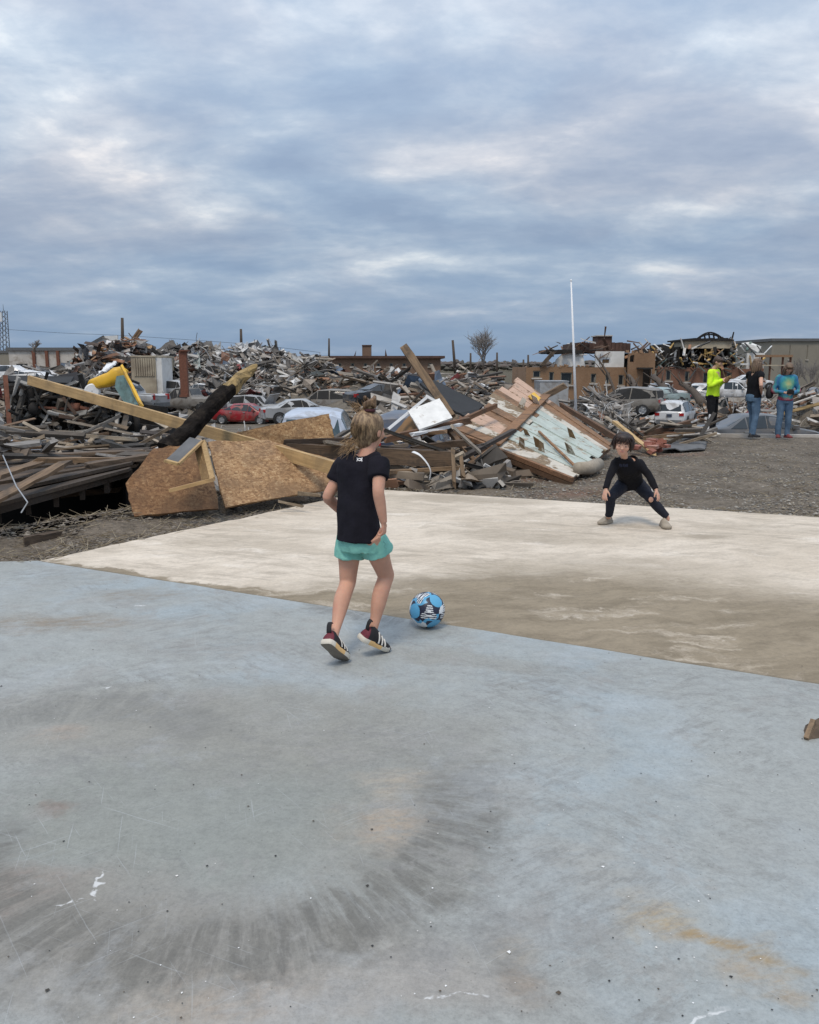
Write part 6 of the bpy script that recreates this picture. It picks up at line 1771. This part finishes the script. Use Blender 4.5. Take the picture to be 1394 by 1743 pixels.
    for i in range(260):
        th = rnd.uniform(-2.6, 2.6) if i % 2 else rnd.uniform(-1.0, 1.0)
        dx_, dy_ = math.sin(th), math.cos(th)
        end = rnd.uniform(.15, .25) if abs(th) < .95 else rnd.uniform(-.20, -.05)
        pts = []
        for f in np.linspace(0, 1, 6):
            z_ = .53 + (end - .53) * f; rr = math.sqrt(max(.01, 1 - ((z_ - .15) / .42) ** 2)) if z_ > .15 else 1.0
            pts.append(P((dx_ * .425 * rr, -.07 + dy_ * .485 * rr, z_)))
        jx = Vector((rnd.gauss(0, .013), rnd.gauss(0, .010), rnd.gauss(0, .014)))
        pts = [q_ + jx * (n_ / 5) for n_, q_ in enumerate(pts)]
        g = rnd.uniform(.5, 2.4); st.tube(pts, [.003, .0045, .0045, .004, .003, .0012], 3, col=(g, g, g), cap=False)
    st.build('hair_strands', 'hair_dark', ho, True)
keeper()

# ---- three adults standing on the gravel
def adult(label, px, py, H, face_dir, shirt, pants, shoes, hairm, sleeves=1.0, hands=None, lean=0.0, head_fwd=.04, head_tilt=-.25, feet=((-.13, 0), (.13, .05)), waist_w=1.0, long_hair=False, stripe=False, shoe_sole='sole_white', held=None, hair_len=0):
    base = G(px, py)
    root = thing('person', label, 'person', base)
    f = Vector((*face_dir, 0)).normalized(); r_ = f.cross(Vector((0, 0, 1)))
    k = H / 1.75
    L = lambda a, b_, c_: base + (r_ * a + f * b_ + Vector((0, 0, c_))) * k
    hcn = L(0, head_fwd, 1.625); M = frame_m(f + Vector((0, 0, head_tilt)))
    neck = L(0, .0, 1.46)
    S = {-1: L(-.18, -.01, 1.40), 1: L(.18, -.01, 1.40)}
    E, Wd = {}, {}
    for sd in (-1, 1):
        e, w_ = hands[sd]; E[sd] = L(*e); Wd[sd] = L(*w_)
    b = MB()
    head(b, hcn, M, .23 * k)
    b.tube([L(0, -.02, 1.40), L(0, .0, 1.50), hcn + Vector((0, 0, -.06))], [.065 * k, .056 * k, .055 * k], 12, sub=2)
    ft = [L(feet[0][0], feet[0][1], 0), L(feet[1][0], feet[1][1], 0)]
    hp = {0: L(-.09, 0, .90), 1: L(.09, 0, .90)}
    kn = {i: hp[i].lerp(ft[i] + Vector((0, 0, .09)), .5) + f * .03 for i in (0, 1)}
    an = {i: ft[i] + Vector((0, 0, .09 * k)) for i in (0, 1)}
    rings(b, [(L(0, 0, 1.42), (.15 * k, .09 * k)), (L(0, 0, 1.25), (.16 * k, .105 * k)), (L(0, 0, 1.05), (.135 * k * waist_w, .10 * k)), (L(0, -.01, .88), (.16 * k * waist_w, .12 * k))], r_)
    for sd in (-1, 1):
        b.tube([S[sd], S[sd].lerp(E[sd], .5), E[sd], E[sd].lerp(Wd[sd], .5), Wd[sd]], [.052 * k, .046 * k, .040 * k, .036 * k, .026 * k], 12, sub=3)
        hand(b, Wd[sd], (Wd[sd] - E[sd]), f * .3 - r_ * sd + Vector((0, 0, -.3)), 1.0 * k, .45, -sd if False else sd)
    for i in (0, 1): b.tube([hp[i], kn[i], an[i], an[i] + Vector((0, 0, -.04))], [.075 * k, .052 * k, .036 * k, .036 * k], 12, sub=3)
    body = skin('body', b, 'skin_boy', root, .010, 3)
    face(body, hcn, M, .23 * k)
    t = MB()
    rings(t, [(L(0, -.005, 1.47), (.075 * k, .062 * k)), (L(0, -.005, 1.43), (.150 * k, .085 * k)), (L(0, 0, 1.36), (.190 * k, .108 * k)), (L(0, 0, 1.22), (.185 * k, .122 * k)), (L(0, .0, 1.04), (.165 * k * waist_w, .120 * k)), (L(0, -.005, .88), (.182 * k * waist_w, .135 * k))], r_, 24)
    for sd in (-1, 1):
        if sleeves > .6:
            t.tube([S[sd] + r_ * -sd * .05, S[sd], S[sd].lerp(E[sd], .5), E[sd], E[sd].lerp(Wd[sd], .5), E[sd].lerp(Wd[sd], sleeves)], [.070 * k, .074 * k, .066 * k, .058 * k, .050 * k, .042 * k], 14, sub=3)
        elif sleeves > .1:
            t.tube([S[sd] + r_ * -sd * .05, S[sd], S[sd].lerp(E[sd], .35), S[sd].lerp(E[sd], .62 if sleeves > .4 else .3)], [.070 * k, .074 * k, .068 * k, .066 * k], 14, sub=3)
    skin('shirt', t, shirt, root, .010, 3, fold=(.016, 6))
    s = MB()
    rings(s, [(L(0, -.005, 1.0), (.150 * k * waist_w, .112 * k)), (L(0, -.012, .90), (.172 * k * waist_w, .128 * k)), (L(0, -.01, .80), (.165 * k * waist_w, .120 * k))], r_, 20)
    for i in (0, 1): s.tube([hp[i], hp[i].lerp(kn[i], .5), kn[i], kn[i].lerp(an[i], .5), an[i] + Vector((0, 0, -.03))], [.098 * k, .090 * k, .074 * k, .068 * k, .060 * k], 14, sub=3)
    tr = skin('trousers', s, pants, root, .010, 3, fold=(.016, 6))
    if stripe:
        for i in (0, 1):
            sg = (-1, 1)[i]
            mb = MB(); mb.tube([kn[i] + r_ * sg * .076 * k - f * .0, kn[i].lerp(an[i], .5) + r_ * sg * .071 * k, an[i] + r_ * sg * .064 * k], [(.022, .008)] * 3, 6, side=f); mb.build('stripe', 'print_white', tr)
    for i in (0, 1):
        fd = (f + r_ * (-.25, .25)[i]).normalized()
        shoe(root, ft[i] + fd * .19 * k + Vector((0, 0, .004)), ft[i] - fd * .08 * k + Vector((0, 0, .004)), (0, 0, 1), .27 * k, .10 * k, shoes, shoe_sole)
    h = MB(); P = lambda p: hcn + M @ (Vector(p) * .23 * k); e = .23 * k
    h.ell(P((0, -.07, .17)), (.40 * e, .47 * e, .38 * e), M, 18, 12); h.ell(P((0, -.20, -.02)), (.36 * e, .32 * e, .38 * e), M, 16, 10); h.ell(P((0, .16, .30)), (.31 * e, .26 * e, .17 * e), M, 14, 10)
    if long_hair:
        for q in range(9):
            a = -2.2 + q * .55
            h.tube([P((math.sin(a) * .36, -math.cos(a) * .34 - .06, .1)), P((math.sin(a) * .42, -math.cos(a) * .40 - .08, -.35)), P((math.sin(a) * .36, -math.cos(a) * .38 - .10, -.85 - .1 * (q % 3)))], [.13 * e, .12 * e, .05 * e], 8, sub=3)
    skin('hair', h, hairm, root, .009, 2)
    return root, L, Wd
_, L, Wd = adult('person in bright yellow long sleeved shirt and black striped trousers', 1209, 742, 1.80, (.75, -.66), 'hivis', 'pants_black', 'shoe_white', 'hair_brown', 1.0,
      {-1: ((-.27, .0, 1.12), (-.04, .19, 1.20)), 1: ((.27, .02, 1.12), (.05, .20, 1.24))}, head_tilt=-.45, head_fwd=.07, feet=((-.19, -.05), (.16, .02)), stripe=True)
mb = MB(); c0 = (Wd[-1] + Wd[1]) / 2 + Vector((.07, -.08, .03)); mb.ell(c0, (.055, .035, .085), Matrix.Rotation(.5, 3, 'Y'), 14, 10); mb.ell(c0 + Vector((.05, -.02, .05)), (.04, .035, .045), None, 12, 8)
single('work_gloves', mb, 'brown_panel', 'brown gloves held by the person in bright yellow', 'gloves', smooth=True)
adult('woman in black top and blue jeans with hand on her hip', 1278, 744, 1.76, (.80, .30), 'top_black', 'denim', 'boot_black', 'hair_fair', .3,
      {-1: ((-.30, .10, 1.16), (-.12, .24, 1.22)), 1: ((.36, -.16, 1.16), (.20, .02, 1.00))}, head_tilt=-.1, long_hair=True, feet=((-.08, .10), (.10, -.06)), shoe_sole='boot_black', waist_w=1.05)
_, L, Wd = adult('person in tie dye shirt and jeans looking down at their hands', 1331, 745, 1.66, (-.12, -1), 'tie_dye', 'denim', 'shoe_maroon', 'hair_fair', .9,
      {-1: ((-.28, .0, 1.10), (-.07, .24, 1.05)), 1: ((.28, .0, 1.10), (.08, .24, 1.06))}, head_tilt=-.75, head_fwd=.10, feet=((-.10, .02), (.10, .0)), waist_w=1.0, shoe_sole='shoe_maroon', long_hair=True)
mb = MB(); c0 = (Wd[-1] + Wd[1]) / 2 + Vector((0, -.08, .02)); mb.box(c0, (.14, .05, .08), Matrix.Rotation(.3, 3, 'X')); mb.box(c0 + Vector((0, -.004, .05)), (.10, .03, .03), Matrix.Rotation(.3, 3, 'X'))
single('phone', mb, 'boot_black', 'small dark phone held by the person in tie dye', 'phone')
mb = MB(); p = G(1314, 745) + Vector((-.10, .12, 1.0)); mb.tube([p + Vector((.05, 0, .16)), p + Vector((.03, 0, .09)), p + Vector((.02, 0, -.06)), p + Vector((.03, 0, -.13))], [(.03, .03), (.07, .06), (.085, .07), (.05, .04)], 12, side=(1, 0, 0), sub=3); single('shoulder_bag', mb, 'boot_black', 'dark bag hanging at the tie dye person\'s side', 'bag', smooth=True)
